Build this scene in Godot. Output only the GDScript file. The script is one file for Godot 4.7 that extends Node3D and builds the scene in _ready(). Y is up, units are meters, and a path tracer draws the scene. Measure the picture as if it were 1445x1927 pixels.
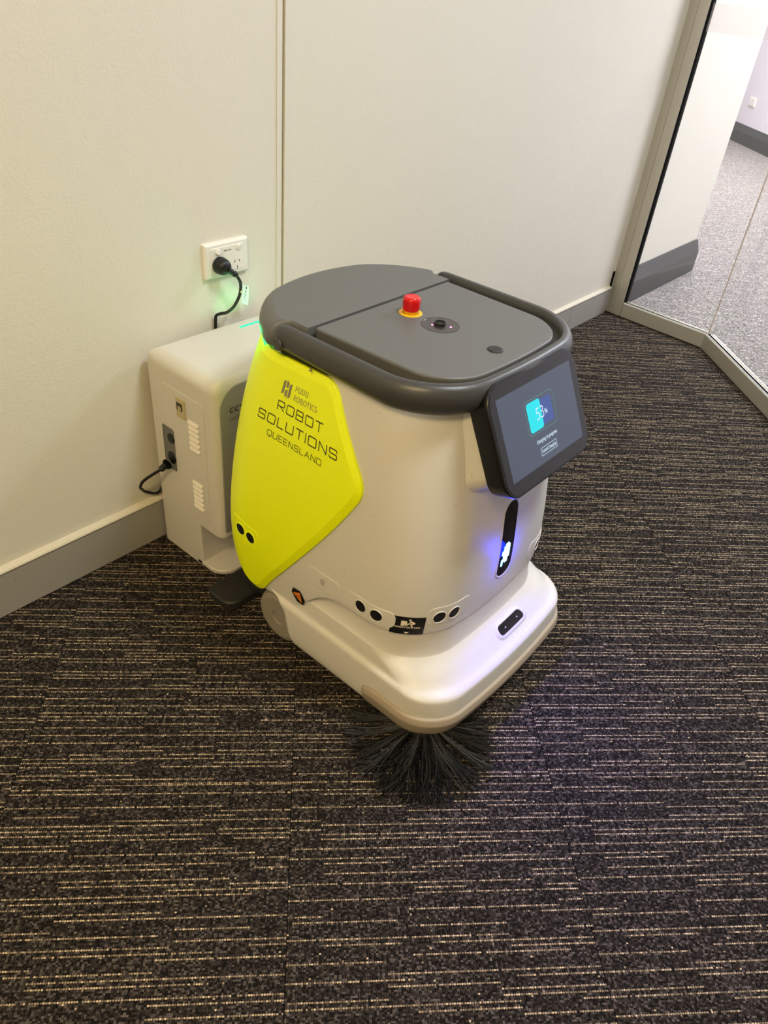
extends Node3D
# A cleaning robot on its charging dock in an office corner. World: wall behind the dock is z = 0, floor y = 0, robot centred on x = 0.

# ---------------------------------------------------------------- mesh building
class Builder:
	var v := PackedVector3Array()
	var g := PackedInt32Array()
	var uv := PackedVector2Array()

	func tri(a: Vector3, b: Vector3, c: Vector3, grp := 0) -> void:
		if (b - a).cross(c - a).length_squared() < 1e-18: return
		v.append(a); v.append(b); v.append(c); g.append(grp)

	func quad(a: Vector3, b: Vector3, c: Vector3, d: Vector3, grp := 0) -> void:
		tri(a, b, c, grp); tri(a, c, d, grp)

	func grid(rows: Array, grp := 0, closed := false) -> void:
		for i in rows.size() - 1:
			var p: PackedVector3Array = rows[i]
			var q: PackedVector3Array = rows[i + 1]
			var n := p.size()
			for j in (n if closed else n - 1):
				var k := (j + 1) % n
				quad(p[j], p[k], q[k], q[j], grp)

	func fan(ring: PackedVector3Array, grp := 0) -> void:
		var c := Vector3.ZERO
		for p in ring: c += p
		c /= ring.size()
		for j in ring.size(): tri(c, ring[j], ring[(j + 1) % ring.size()], grp)

	# One mesh; faces are turned so that they look away from ref. Neighbours within 38 degrees and of one group shade smoothly.
	func mesh(ref := Vector3.INF, smooth := true) -> ArrayMesh:
		if ref == Vector3.INF:
			ref = Vector3.ZERO
			for p in v: ref += p
			ref /= maxi(1, v.size())
		var n := v.size() / 3
		var face := PackedVector3Array()
		var s := 0.0
		for i in n:
			var c := (v[3 * i + 1] - v[3 * i]).cross(v[3 * i + 2] - v[3 * i])
			s += c.dot((v[3 * i] + v[3 * i + 1] + v[3 * i + 2]) / 3.0 - ref)
			face.append(-c)
		var flip := s > 0.0
		var at := {}
		var keys := []
		if smooth:
			for i in v.size():
				var k := Vector3i((v[i] * 40000.0).round())
				keys.append(k)
				if not at.has(k): at[k] = []
				at[k].append(i / 3)
		var nv := PackedVector3Array(); nv.resize(v.size())
		var nn := PackedVector3Array(); nn.resize(v.size())
		var nu := PackedVector2Array(); nu.resize(uv.size())
		for i in n:
			var own := face[i].normalized()
			for k in 3:
				var from := 3 * i + ((3 - k) % 3 if flip else k)
				var sum := Vector3.ZERO
				if smooth:
					for f in at[keys[from]]:
						var q := face[f]
						if g[f] == g[i] and q.dot(own) > 0.79 * q.length(): sum += q
				else: sum = own
				nv[3 * i + k] = v[from]
				nn[3 * i + k] = sum.normalized() * (-1.0 if flip else 1.0)
				if nu.size(): nu[3 * i + k] = uv[from]
		var a := []
		a.resize(Mesh.ARRAY_MAX)
		a[Mesh.ARRAY_VERTEX] = nv
		a[Mesh.ARRAY_NORMAL] = nn
		if nu.size(): a[Mesh.ARRAY_TEX_UV] = nu
		var out := ArrayMesh.new()
		out.add_surface_from_arrays(Mesh.PRIMITIVE_TRIANGLES, a)
		return out

const FLAT := -1

func rounded(corners: Array, seg := 8) -> PackedVector2Array:   # corners: [x, y, radius]
	var out := PackedVector2Array()
	var n := corners.size()
	for i in n:
		var p := Vector2(corners[i][0], corners[i][1])
		var a := (Vector2(corners[i - 1][0], corners[i - 1][1]) - p)
		var b := (Vector2(corners[(i + 1) % n][0], corners[(i + 1) % n][1]) - p)
		var r: float = corners[i][2]
		if r <= 0.0: out.append(p); continue
		var half := absf(a.angle_to(b)) / 2.0
		var d := minf(r / tan(half), 0.49 * minf(a.length(), b.length()))
		r = d * tan(half)
		var c := p + (a.normalized() + b.normalized()).normalized() * (r / sin(half))
		var s := p + a.normalized() * d - c
		var e := p + b.normalized() * d - c
		var turn := s.angle_to(e)
		for k in seg + 1: out.append(c + s.rotated(turn * k / seg))
	return out

func rect2(w: float, h: float, r: float, seg := 8) -> PackedVector2Array:
	return rounded([[-w / 2, -h / 2, r], [w / 2, -h / 2, r], [w / 2, h / 2, r], [-w / 2, h / 2, r]], seg)

func circle2(r: float, n := 32, cx := 0.0, cy := 0.0) -> PackedVector2Array:
	var o := PackedVector2Array()
	for i in n: o.append(Vector2(cx, cy) + Vector2(r, 0).rotated(TAU * i / n))
	return o

func dense(poly: PackedVector2Array, step: float) -> PackedVector2Array:
	var o := PackedVector2Array()
	for i in poly.size():
		var a := poly[i]
		var b := poly[(i + 1) % poly.size()]
		var n := maxi(1, int(ceil(a.distance_to(b) / step)))
		for k in n: o.append(a.lerp(b, float(k) / n))
	return o

func inset(poly: PackedVector2Array, d: float) -> PackedVector2Array:
	if d == 0.0: return poly
	var o := PackedVector2Array()
	var n := poly.size()
	var area := 0.0
	for i in n: area += poly[i].cross(poly[(i + 1) % n])
	var sgn := signf(area)
	for i in n:
		var p := poly[i]
		var a := p - poly[i - 1]
		var b := poly[(i + 1) % n] - p
		if a.length() < 1e-7: a = b
		if b.length() < 1e-7: b = a
		var na := a.normalized().orthogonal() * sgn
		var nb := b.normalized().orthogonal() * sgn
		var m := (na + nb).normalized()
		var f := maxf(0.5, m.dot(na))
		o.append(p - m * (d / f))   # orthogonal() points to the right of the way round, so minus is inward
	var back := []   # corners rounder than d turn inside out: gather them in one point
	for i in n: back.append((o[(i + 1) % n] - o[i]).dot(poly[(i + 1) % n] - poly[i]) < 0.0)
	var start := 0
	while start < n and back[start]: start += 1
	var i := 0
	while i < n:
		var j := (start + i) % n
		if back[j]:
			var k := 0
			var sum := o[j]
			while back[(j + k) % n] and k < n:
				k += 1
				sum += o[(j + k) % n]
			for q in k + 1: o[(j + q) % n] = sum / (k + 1)
			i += k
		i += 1
	return o

# A plate: rings of the outline, each [inset, height], then (if fill > 0) rings shrinking to the middle. map(a, b, height) -> point
func plate(m: Builder, poly: PackedVector2Array, map: Callable, prof: Array, fill := 4, creases := true) -> void:
	var prev := PackedVector3Array()
	var last := PackedVector2Array()
	for i in prof.size():
		last = inset(poly, prof[i][0])
		var row := PackedVector3Array()
		for p in last: row.append(map.call(p.x, p.y, prof[i][1]))
		if i: m.grid([prev, row], i if creases else 0, true)
		prev = row
	if fill <= 0: return
	var c := Vector2.ZERO
	for p in last: c += p
	c /= last.size()
	var h: float = prof[-1][1]
	var grp := prof.size() if creases else 0
	for k in range(1, fill):
		var row := PackedVector3Array()
		for p in last:
			var q := p.lerp(c, float(k) / fill)
			row.append(map.call(q.x, q.y, h))
		m.grid([prev, row], grp, true)
		prev = row
	var mid: Vector3 = map.call(c.x, c.y, h)
	for j in prev.size(): m.tri(mid, prev[j], prev[(j + 1) % prev.size()], grp)

func flat(o: Vector3, u: Vector3, w: Vector3, n: Vector3) -> Callable:
	return func(a: float, b: float, h: float) -> Vector3: return o + u * a + w * b + n * h

# A closed block: the outline from height 0 to h with bevelled rims at both ends.
func block(m: Builder, poly: PackedVector2Array, map: Callable, h: float, bevel := 0.001, h0 := 0.0) -> void:
	plate(m, poly, map, [[bevel, h0], [0.0, h0 + bevel], [0.0, h - bevel], [bevel, h]], 1)
	var row := PackedVector3Array()
	for p in inset(poly, bevel): row.append(map.call(p.x, p.y, h0))
	m.fan(row, 9)

func box(m: Builder, lo: Vector3, hi: Vector3, bevel := 0.001) -> void:
	var c := (lo + hi) / 2.0
	var poly := rect2(hi.x - lo.x, hi.z - lo.z, bevel, 2)
	block(m, poly, flat(Vector3(c.x, lo.y, c.z), Vector3.RIGHT, Vector3.BACK, Vector3.UP), hi.y - lo.y, bevel)

# An upright wall or rail along a -> b (floor plan), t thick, centred on the line.
func bar(m: Builder, a: Vector2, b: Vector2, t: float, y0: float, y1: float, bevel := 0.001) -> void:
	var d := (b - a).normalized()
	var n := d.orthogonal() * t / 2.0
	var poly := PackedVector2Array([a + n, b + n, b - n, a - n])
	block(m, poly, flat(Vector3(0, y0, 0), Vector3.RIGHT, Vector3.BACK, Vector3.UP), y1 - y0, bevel)

func tube(m: Builder, path: PackedVector3Array, radii: Array, sides := 12) -> void:
	var rows := []
	var n := path.size()
	var d := (path[1] - path[0]).normalized()
	var u := d.cross(Vector3.UP if absf(d.y) < 0.9 else Vector3.RIGHT).normalized()
	for i in n:
		var e := (path[mini(i + 1, n - 1)] - path[maxi(i - 1, 0)]).normalized()
		u = (u - e * u.dot(e)).normalized()
		var w := e.cross(u)
		var r: float = radii[i] if radii.size() == n else radii[0]
		var row := PackedVector3Array()
		for k in sides: row.append(path[i] + (u * cos(TAU * k / sides) + w * sin(TAU * k / sides)) * r)
		rows.append(row)
	m.grid(rows, 0, true)
	m.fan(rows[0], 1)
	m.fan(rows[-1], 2)

func curve(pts: Array, step := 0.004) -> PackedVector3Array:   # Catmull-Rom through the points
	var c := Curve3D.new()
	c.bake_interval = step
	for i in pts.size():
		var t: Vector3 = (pts[mini(i + 1, pts.size() - 1)] - pts[maxi(i - 1, 0)]) / 6.0
		c.add_point(pts[i], -t, t)
	return c.get_baked_points()

func lathe(m: Builder, prof: Array, o: Vector3, axis: Vector3, n := 36, creases: Array = []) -> void:   # prof: [radius, height]
	var u := axis.cross(Vector3.RIGHT if absf(axis.x) < 0.9 else Vector3.UP).normalized()
	var w := axis.cross(u)
	var prev := PackedVector3Array()
	var grp := 0
	for i in prof.size():
		var row := PackedVector3Array()
		for k in n: row.append(o + axis * prof[i][1] + (u * cos(TAU * k / n) + w * sin(TAU * k / n)) * prof[i][0])
		if i: m.grid([prev, row], grp, true)
		if i in creases: grp += 1
		prev = row

# ---------------------------------------------------------------- scene tree
var used := {}

func place(node: Node3D, called: String, parent: Node = self) -> void:
	if parent == self:
		var k: int = used.get(called, 0)
		used[called] = k + 1
		node.name = called if k == 0 else "%s_%03d" % [called, k]
	else:
		var k := 0
		var nm := called
		while parent.has_node(NodePath(nm)):
			k += 1
			nm = "%s_%03d" % [called, k]
		node.name = nm
	parent.add_child(node, true)

func thing(called: String, label: String, category: String, at: Vector3, group := "") -> Node3D:
	var o := Node3D.new()
	place(o, called)
	o.position = at
	o.set_meta("label", label)
	o.set_meta("category", category)
	if group: o.set_meta("group", group)
	return o

# Meshes are written in world coordinates; a part is moved back by what its parents are moved.
func part(called: String, m, mat: Material, parent: Node3D, ref := Vector3.INF, label := "", smooth := true) -> MeshInstance3D:
	var o := MeshInstance3D.new()
	o.mesh = m.mesh(ref, smooth) if m is Builder else m
	o.material_override = mat
	place(o, called, parent)
	var off := Vector3.ZERO
	var p: Node = parent
	while p != self:
		off += p.position
		p = p.get_parent()
	o.position = -off
	if label: o.set_meta("label", label)
	return o

func struct(called: String, m, mat: Material, parent: Node = self) -> MeshInstance3D:
	var o := MeshInstance3D.new()
	if m != null: o.mesh = m.mesh() if m is Builder else m
	o.material_override = mat
	place(o, called, parent)
	if parent == self: o.set_meta("kind", "structure")
	return o

func mat(c: Color, rough := 0.5, metal := 0.0, spec := 0.5) -> StandardMaterial3D:
	var m := StandardMaterial3D.new()
	m.albedo_color = c
	m.roughness = rough
	m.metallic = metal
	m.metallic_specular = spec
	m.cull_mode = BaseMaterial3D.CULL_DISABLED
	return m

func glow(c: Color, e: float, base := Color(0.02, 0.02, 0.02)) -> StandardMaterial3D:
	var m := mat(base, 0.4)
	m.emission_enabled = true
	m.emission = c
	m.emission_energy_multiplier = e
	return m

func grain(m: StandardMaterial3D, freq: float, scale: float, amount: float, seed_ := 1) -> StandardMaterial3D:   # fine moulded or painted relief
	var t := NoiseTexture2D.new()
	t.width = 512; t.height = 512; t.seamless = true
	t.noise = FastNoiseLite.new()
	t.noise.seed = seed_
	t.noise.frequency = freq
	t.noise.fractal_octaves = 3
	m.heightmap_enabled = true
	m.heightmap_texture = t
	m.heightmap_scale = amount
	m.uv1_triplanar = true
	m.uv1_world_triplanar = true
	m.uv1_scale = Vector3.ONE * scale
	return m

func flecks(m: StandardMaterial3D, base: Color, mark: Color, scale: float, cut: float, seed_: int) -> StandardMaterial3D:   # sparse scuffs and dirt specks
	var t := NoiseTexture2D.new()
	t.width = 1024; t.height = 1024; t.seamless = true; t.normalize = true
	t.noise = FastNoiseLite.new()
	t.noise.seed = seed_
	t.noise.frequency = 0.02
	t.noise.fractal_octaves = 5
	t.noise.fractal_gain = 0.62
	var r := Gradient.new()
	r.set_color(0, base); r.set_color(1, mark)
	r.set_offset(0, cut); r.set_offset(1, minf(1.0, cut + 0.1))
	t.color_ramp = r
	m.albedo_color = Color.WHITE
	m.albedo_texture = t
	m.uv1_triplanar = true
	m.uv1_world_triplanar = true
	m.uv1_scale = Vector3.ONE * scale
	return m

# ---------------------------------------------------------------- lettering
func text_on(m: Builder, words: String, size: Vector2, map: Callable, font_name := "Droid Sans", weight := 400, lift := 0.0003, align := 0) -> void:
	# words drawn as flat glyphs; size.y is the cap height, size.x the width (0 keeps the font's own). align 0 starts at a = 0, 1 centres
	var f := SystemFont.new()
	f.font_names = PackedStringArray([font_name])
	f.font_weight = weight
	var t := TextMesh.new()
	t.font = f
	t.text = words
	t.font_size = 64
	t.pixel_size = 0.01
	t.depth = 0.0
	t.curve_step = 1.0
	var a: Array = t.get_mesh_arrays()
	var p: PackedVector3Array = a[Mesh.ARRAY_VERTEX]
	var ix: PackedInt32Array = a[Mesh.ARRAY_INDEX]
	var lo := Vector2.INF
	var hi := -Vector2.INF
	for q in p:
		lo = lo.min(Vector2(q.x, q.y)); hi = hi.max(Vector2(q.x, q.y))
	var cap := 0.64 * 0.714
	var sy := size.y / cap
	var sx := sy if size.x == 0.0 else size.x / (hi.x - lo.x)
	var base := lo.y if not ("g" in words or "p" in words or "Q" in words) else lo.y + 0.64 * 0.24
	for i in range(0, ix.size(), 3):
		var w := []
		for k in 3:
			var q := p[ix[i + k]]
			var x := (q.x - lo.x) * sx
			if align == 1: x -= (hi.x - lo.x) * sx / 2.0
			w.append(map.call(x, (q.y - base) * sy, lift))
		m.tri(w[0], w[1], w[2], 0)

const WIDE := {   # square drawn capitals as strokes: height 1, width given first
	"R": [1.0, [[0, 0, 0, 1], [0, 1, 0.92, 1, 1, 0.92, 1, 0.5, 0.92, 0.42, 0, 0.42], [0.4, 0.42, 1, 0]]],
	"O": [1.08, [[0.54, 0, 0.1, 0, 0, 0.1, 0, 0.9, 0.1, 1, 0.54, 1], [0.54, 1, 0.98, 1, 1.08, 0.9, 1.08, 0.1, 0.98, 0, 0.54, 0]]],
	"Q": [1.08, [[0.54, 0, 0.1, 0, 0, 0.1, 0, 0.9, 0.1, 1, 0.54, 1], [0.54, 1, 0.98, 1, 1.08, 0.9, 1.08, 0.1, 0.98, 0, 0.54, 0], [0.6, 0.25, 0.6, -0.22]]],
	"B": [1.0, [[0, 0, 0, 1], [0, 1, 0.9, 1, 0.97, 0.92, 0.97, 0.6, 0.9, 0.52, 0, 0.52], [0.85, 0.52, 0.95, 0.5, 1, 0.42, 1, 0.08, 0.93, 0, 0, 0]]],
	"T": [1.0, [[0, 1, 1, 1], [0.5, 0, 0.5, 1]]],
	"S": [1.0, [[1, 0.8, 1, 0.9, 0.92, 1, 0.08, 1, 0, 0.92, 0, 0.58, 0.08, 0.5, 0.92, 0.5, 1, 0.42, 1, 0.08, 0.92, 0, 0.08, 0, 0, 0.1, 0, 0.2]]],
	"L": [0.85, [[0, 1, 0, 0, 0.85, 0]]],
	"U": [1.05, [[0, 1, 0, 0.1, 0.1, 0, 0.95, 0, 1.05, 0.1, 1.05, 1]]],
	"I": [0.0, [[0, 0, 0, 1]]],
	"N": [1.0, [[0, 0, 0, 1, 1, 0, 1, 1]]],
	"E": [0.92, [[0.92, 1, 0, 1, 0, 0, 0.92, 0], [0, 0.5, 0.86, 0.5]]],
	"A": [1.1, [[0, 0, 0.55, 1, 1.1, 0], [0.2, 0.34, 0.9, 0.34]]],
	"D": [1.05, [[0, 0.5, 0, 1, 0.9, 1, 1.05, 0.86, 1.05, 0.5], [1.05, 0.5, 1.05, 0.14, 0.9, 0, 0, 0, 0, 0.5]]],
}

func stroke_text(m: Builder, words: String, x0: float, x1: float, y0: float, h: float, pen: float, map: Callable) -> void:
	var gap := 0.42
	var total := -gap
	for ch in words: total += WIDE[ch][0] + gap
	var k := (x1 - x0) / total
	var x := x0
	for ch in words:
		for line in WIDE[ch][1]:
			var pl := PackedVector2Array()
			for i in range(0, line.size(), 2): pl.append(Vector2(x + line[i] * k, y0 + line[i + 1] * h) * 1000.0)
			for poly in Geometry2D.offset_polyline(pl, pen * 500.0, Geometry2D.JOIN_MITER, Geometry2D.END_SQUARE):
				shape(m, poly, map, 0.001)
		x += (WIDE[ch][0] + gap) * k

func shape(m: Builder, poly: PackedVector2Array, map: Callable, scale := 1.0, lift := 0.0003) -> void:   # a filled flat outline
	var ix := Geometry2D.triangulate_polygon(poly)
	for i in range(0, ix.size(), 3):
		var w := []
		for j in 3: w.append(map.call(poly[ix[i + j]].x * scale, poly[ix[i + j]].y * scale, lift))
		m.tri(w[0], w[1], w[2], 0)

# ---------------------------------------------------------------- robot surfaces
# A rounded plan outline: p = [half width, front z, back z, front radius, back radius, front bow, back bow]. t runs 0..5 from the back middle
# round the left (-x) side to the front middle and 5..10 back along the right side.
func sec(p: Array, t: float) -> Vector2:
	var mir := t > 5.0
	var q := 10.0 - t if mir else t
	var hw: float = p[0]
	var zf: float = p[1]
	var zb: float = p[2]
	var rf: float = p[3]
	var rb: float = p[4]
	var x: float
	var z: float
	if q < 1.0:
		x = -(hw - rb) * q; z = zb
	elif q < 2.0:
		var a := (q - 1.0) * PI / 2
		x = -(hw - rb) - rb * sin(a); z = zb + rb - rb * cos(a)
	elif q < 3.0:
		x = -hw; z = zb + rb + (q - 2.0) * (zf - rf - zb - rb)
	elif q < 4.0:
		var a := (q - 3.0) * PI / 2
		x = -(hw - rf) - rf * cos(a); z = zf - rf + rf * sin(a)
	else:
		x = -(hw - rf) * (5.0 - q); z = zf
	var zm := (zb + rb + zf - rf) / 2.0
	z += -p[5] * clampf((z - zm) / (zf - zm), 0, 1) * (x / hw) ** 2 + p[6] * clampf((zm - z) / (zm - zb), 0, 1) * (x / hw) ** 2
	return Vector2(-x if mir else x, z)

func knots(ks: Array, vs: Array, y: float) -> float:   # smooth curve through knots
	y = clampf(y, ks[0], ks[-1])
	var i := 0
	while i < ks.size() - 2 and y > ks[i + 1]: i += 1
	var h: float = ks[i + 1] - ks[i]
	var t: float = (y - ks[i]) / h
	var s: float = (vs[i + 1] - vs[i]) / h
	var s0: float = s if i == 0 else (s + (vs[i] - vs[i - 1]) / (ks[i] - ks[i - 1])) / 2.0
	var s1: float = s if i == ks.size() - 2 else (s + (vs[i + 2] - vs[i + 1]) / (ks[i + 2] - ks[i + 1])) / 2.0
	return (2 * t ** 3 - 3 * t * t + 1) * vs[i] + (t ** 3 - 2 * t * t + t) * h * s0 + (-2 * t ** 3 + 3 * t * t) * vs[i + 1] + (t ** 3 - t * t) * h * s1

const BY := [0.10, 0.15, 0.20, 0.24, 0.30, 0.45, 0.60, 0.69]
const B_HW := [0.236, 0.243, 0.247, 0.249, 0.248, 0.238, 0.223, 0.210]
const B_ZF := [0.800, 0.832, 0.853, 0.864, 0.868, 0.857, 0.833, 0.813]
const B_ZB := [0.289, 0.279, 0.274, 0.272, 0.271, 0.284, 0.312, 0.338]

func body_sec(y: float) -> Array:
	return [knots(BY, B_HW, y), knots(BY, B_ZF, y), knots(BY, B_ZB, y), 0.12, 0.10, 0.02, 0.045]

func body_p(t: float, y: float) -> Vector3:
	var q := sec(body_sec(y), t)
	return Vector3(q.x, y, q.y)

const CY := [0.035, 0.045, 0.060, 0.098, 0.128, 0.1430, 0.1475, 0.1510, 0.168, 0.187, 0.195]
const C_HW := [0.240, 0.247, 0.252, 0.254, 0.2535, 0.252, 0.2490, 0.2450, 0.242, 0.2395, 0.238]
const C_ZF := [0.925, 0.933, 0.938, 0.940, 0.938, 0.935, 0.929, 0.920, 0.896, 0.870, 0.864]
const C_ZB := [0.532, 0.530, 0.526, 0.516, 0.507, 0.490, 0.483, 0.460, 0.405, 0.390, 0.385]
const C_RF := [0.075, 0.077, 0.080, 0.082, 0.082, 0.082, 0.083, 0.085, 0.098, 0.115, 0.118]

func chassis_sec(y: float) -> Array:
	return [knots(CY, C_HW, y), knots(CY, C_ZF, y), knots(CY, C_ZB, y), knots(CY, C_RF, y), 0.02, 0.018, 0.0]

func chassis_p(t: float, y: float) -> Vector3:
	var q := sec(chassis_sec(y), t)
	return Vector3(q.x, y, q.y)

var arc := PackedFloat32Array()   # length along the body outline at y = 0.3, every 0.02 of t

func s_of(t: float) -> float:
	var f := clampf(t / 0.02, 0, arc.size() - 1.001)
	return lerpf(arc[int(f)], arc[int(f) + 1], f - int(f))

func s_at_z(z: float, y: float) -> float:   # the place on the left flank that lies at depth z
	var lo := 1.6
	var hi := 3.3
	for i in 24:
		var m := (lo + hi) / 2.0
		if body_p(m, y).z < z: lo = m
		else: hi = m
	return s_of(lo)

func t_of(s: float) -> float:
	var i := clampi(arc.bsearch(s) - 1, 0, arc.size() - 2)
	return (i + (s - arc[i]) / (arc[i + 1] - arc[i])) * 0.02

func surf(p: Callable, t: float, y: float, off: float) -> Vector3:
	var a: Vector3 = p.call(t + 0.004, y) - p.call(t - 0.004, y)
	var b: Vector3 = p.call(t, y + 0.001) - p.call(t, y - 0.001)
	return p.call(t, y) + a.cross(b).normalized() * off

func on_body(t0: float, y0: float, mirror := false) -> Callable:   # map in metres round (t0, y0) on the body
	var s0 := s_of(t0)
	return func(a: float, b: float, h: float) -> Vector3:
		var q := surf(body_p, t_of(s0 + a), y0 + b, h)
		return Vector3(-q.x, q.y, q.z) if mirror else q

# ---------------------------------------------------------------- materials
var cream: StandardMaterial3D
var cream_low: StandardMaterial3D
var dark: StandardMaterial3D
var dark_lid: StandardMaterial3D
var lime: StandardMaterial3D
var black: StandardMaterial3D
var lens_black: StandardMaterial3D
var rubber: StandardMaterial3D
var ink: StandardMaterial3D
var wall_paint: StandardMaterial3D
var alu: StandardMaterial3D
var screen_white: StandardMaterial3D

func _ready() -> void:
	# camera
	var cam := Camera3D.new()
	cam.name = "camera"
	cam.transform = Transform3D(Basis(Vector3(0.655, 0.088, 0.751), Vector3(0.408, 0.796, -0.448), Vector3(-0.637, 0.599, 0.485)).orthonormalized(), Vector3(-1.029, 1.254, 1.347))
	cam.fov = 69.06
	cam.near = 0.05
	add_child(cam)
	# air and exposure
	var env := Environment.new()
	env.background_mode = Environment.BG_COLOR
	env.background_color = Color(0.02, 0.02, 0.02)
	env.tonemap_mode = Environment.TONE_MAPPER_LINEAR
	env.tonemap_exposure = 1.06
	env.sdfgi_enabled = true
	env.ssao_enabled = true
	env.ssil_enabled = true
	var we := WorldEnvironment.new()
	we.name = "air"
	we.environment = env
	add_child(we)
	# ceiling lamps: the warm one over the camera's left, the whiter ones further along and beyond the glass
	ceiling_lamp(Vector3(-2.15, 2.69, 1.55), 1.0, 0.4, Color(1.0, 0.885, 0.645), 5.3, "warm recessed ceiling panel nearest the left wall")
	ceiling_lamp(Vector3(0.25, 2.69, 1.55), 0.5, 0.5, Color(0.96, 0.99, 1.0), 3.6, "white square ceiling panel above the camera side of the robot")
	ceiling_lamp(Vector3(3.4, 2.69, 1.2), 1.2, 0.6, Color(0.93, 0.955, 1.0), 9.8, "large cool ceiling panel just beyond the glass partition")
	ceiling_lamp(Vector3(5.6, 2.69, -0.8), 1.2, 0.6, Color(1.0, 1.0, 1.0), 12.3, "large white ceiling panel near the far corridor wall")

	materials()
	room()
	dock()
	robot()
	outlet("power_outlet", Vector3(0.041, 0.672, 0.0), Vector3.RIGHT, Vector3.BACK, "white double power outlet above the charging dock, black plug in its left socket")
	outlet("power_outlet", Vector3(7.853, 0.374, -1.348), Vector3(-0.7071, 0, 0.7071), Vector3(-0.7071, 0, -0.7071), "small white power outlet low on the far wall beyond the glass")
	cord()

func ceiling_lamp(at: Vector3, w: float, d: float, c: Color, e: float, label: String) -> void:
	var t := thing("ceiling_light", label, "light", at, "recessed ceiling lights")
	var f := Builder.new()
	block(f, rect2(w + 0.05, d + 0.05, 0.004, 2), flat(at + Vector3(0, 0.002, 0), Vector3.RIGHT, Vector3.BACK, Vector3.UP), 0.02, 0.002)
	part("frame", f, mat(Color(0.9, 0.9, 0.9), 0.5), t)
	var g := Builder.new()
	block(g, rect2(w, d, 0.003, 2), flat(at + Vector3(0, -0.006, 0), Vector3.RIGHT, Vector3.BACK, Vector3.UP), 0.008, 0.001)
	part("diffuser", g, glow(c, 2.5, Color(0.8, 0.8, 0.8)), t)
	var l := AreaLight3D.new()
	l.name = "lamp"
	l.area_size = Vector2(w, d)
	l.light_color = c
	l.light_energy = e
	l.area_range = 12.0
	l.area_attenuation = 2.0
	l.shadow_enabled = true
	t.add_child(l, true)
	l.position = Vector3(0, -0.012, 0)
	l.rotation_degrees = Vector3(-90, 0, 0)

func materials() -> void:
	cream = grain(mat(Color(0.82, 0.81, 0.785), 0.42), 0.05, 9.0, 0.012)
	flecks(cream, Color(0.82, 0.81, 0.785), Color(0.62, 0.59, 0.55), 2.3, 0.86, 5)
	cream_low = grain(mat(Color(0.64, 0.59, 0.52), 0.5), 0.05, 9.0, 0.012, 2)
	dark = grain(mat(Color(0.24, 0.24, 0.243), 0.36), 0.08, 14.0, 0.012, 3)
	dark_lid = grain(mat(Color(0.37, 0.372, 0.37), 0.48), 0.08, 14.0, 0.012, 3)
	lime = mat(Color(0.945, 1.0, 0.0), 0.42)
	flecks(lime, Color(0.945, 1.0, 0.0), Color(0.66, 0.66, 0.08), 2.9, 0.88, 9)
	black = mat(Color(0.03, 0.03, 0.032), 0.45)
	lens_black = mat(Color(0.012, 0.012, 0.014), 0.12)
	rubber = grain(mat(Color(0.14, 0.135, 0.13), 0.6), 0.08, 14.0, 0.015, 4)
	ink = mat(Color(0.20, 0.18, 0.10), 0.5)
	wall_paint = grain(mat(Color(0.85, 0.83, 0.775), 0.62), 0.06, 4.0, 0.045, 7)
	alu = mat(Color(0.74, 0.72, 0.67), 0.4, 0.4)
	screen_white = glow(Color(0.85, 0.93, 1.0), 0.9)

# ---------------------------------------------------------------- the room
func slab(lo: Vector3, hi: Vector3) -> Builder:
	var m := Builder.new()
	box(m, lo, hi, 0.0005)
	return m

func poly_slab(pts: Array, y0: float, y1: float) -> Builder:
	var m := Builder.new()
	var p := PackedVector2Array()
	for q in pts: p.append(Vector2(q[0], q[1]))
	var ix := Geometry2D.triangulate_polygon(p)
	for y in [y0, y1]:
		for i in range(0, ix.size(), 3):
			var a := p[ix[i]]
			var b := p[ix[i + 1]]
			var c := p[ix[i + 2]]
			if y == y0: m.tri(Vector3(a.x, y, a.y), Vector3(b.x, y, b.y), Vector3(c.x, y, c.y), FLAT & 7)
			else: m.tri(Vector3(a.x, y, a.y), Vector3(c.x, y, c.y), Vector3(b.x, y, b.y), 6)
	for i in p.size():
		var a := p[i]
		var b := p[(i + 1) % p.size()]
		var n := 10 + i
		m.quad(Vector3(a.x, y0, a.y), Vector3(b.x, y0, b.y), Vector3(b.x, y1, b.y), Vector3(a.x, y1, a.y), n)
	return m

const OUR := [[-2.6, 0.012], [2.262, 0.012], [2.226, 0.49], [0.60, 2.116], [0.60, 4.6], [-2.6, 4.6]]
const NEXT := [[2.29, 0.0], [3.24, 0.0], [3.24, -2.2], [8.705, -2.2], [2.505, 4.0], [0.63, 2.125], [2.262, 0.495]]

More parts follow.
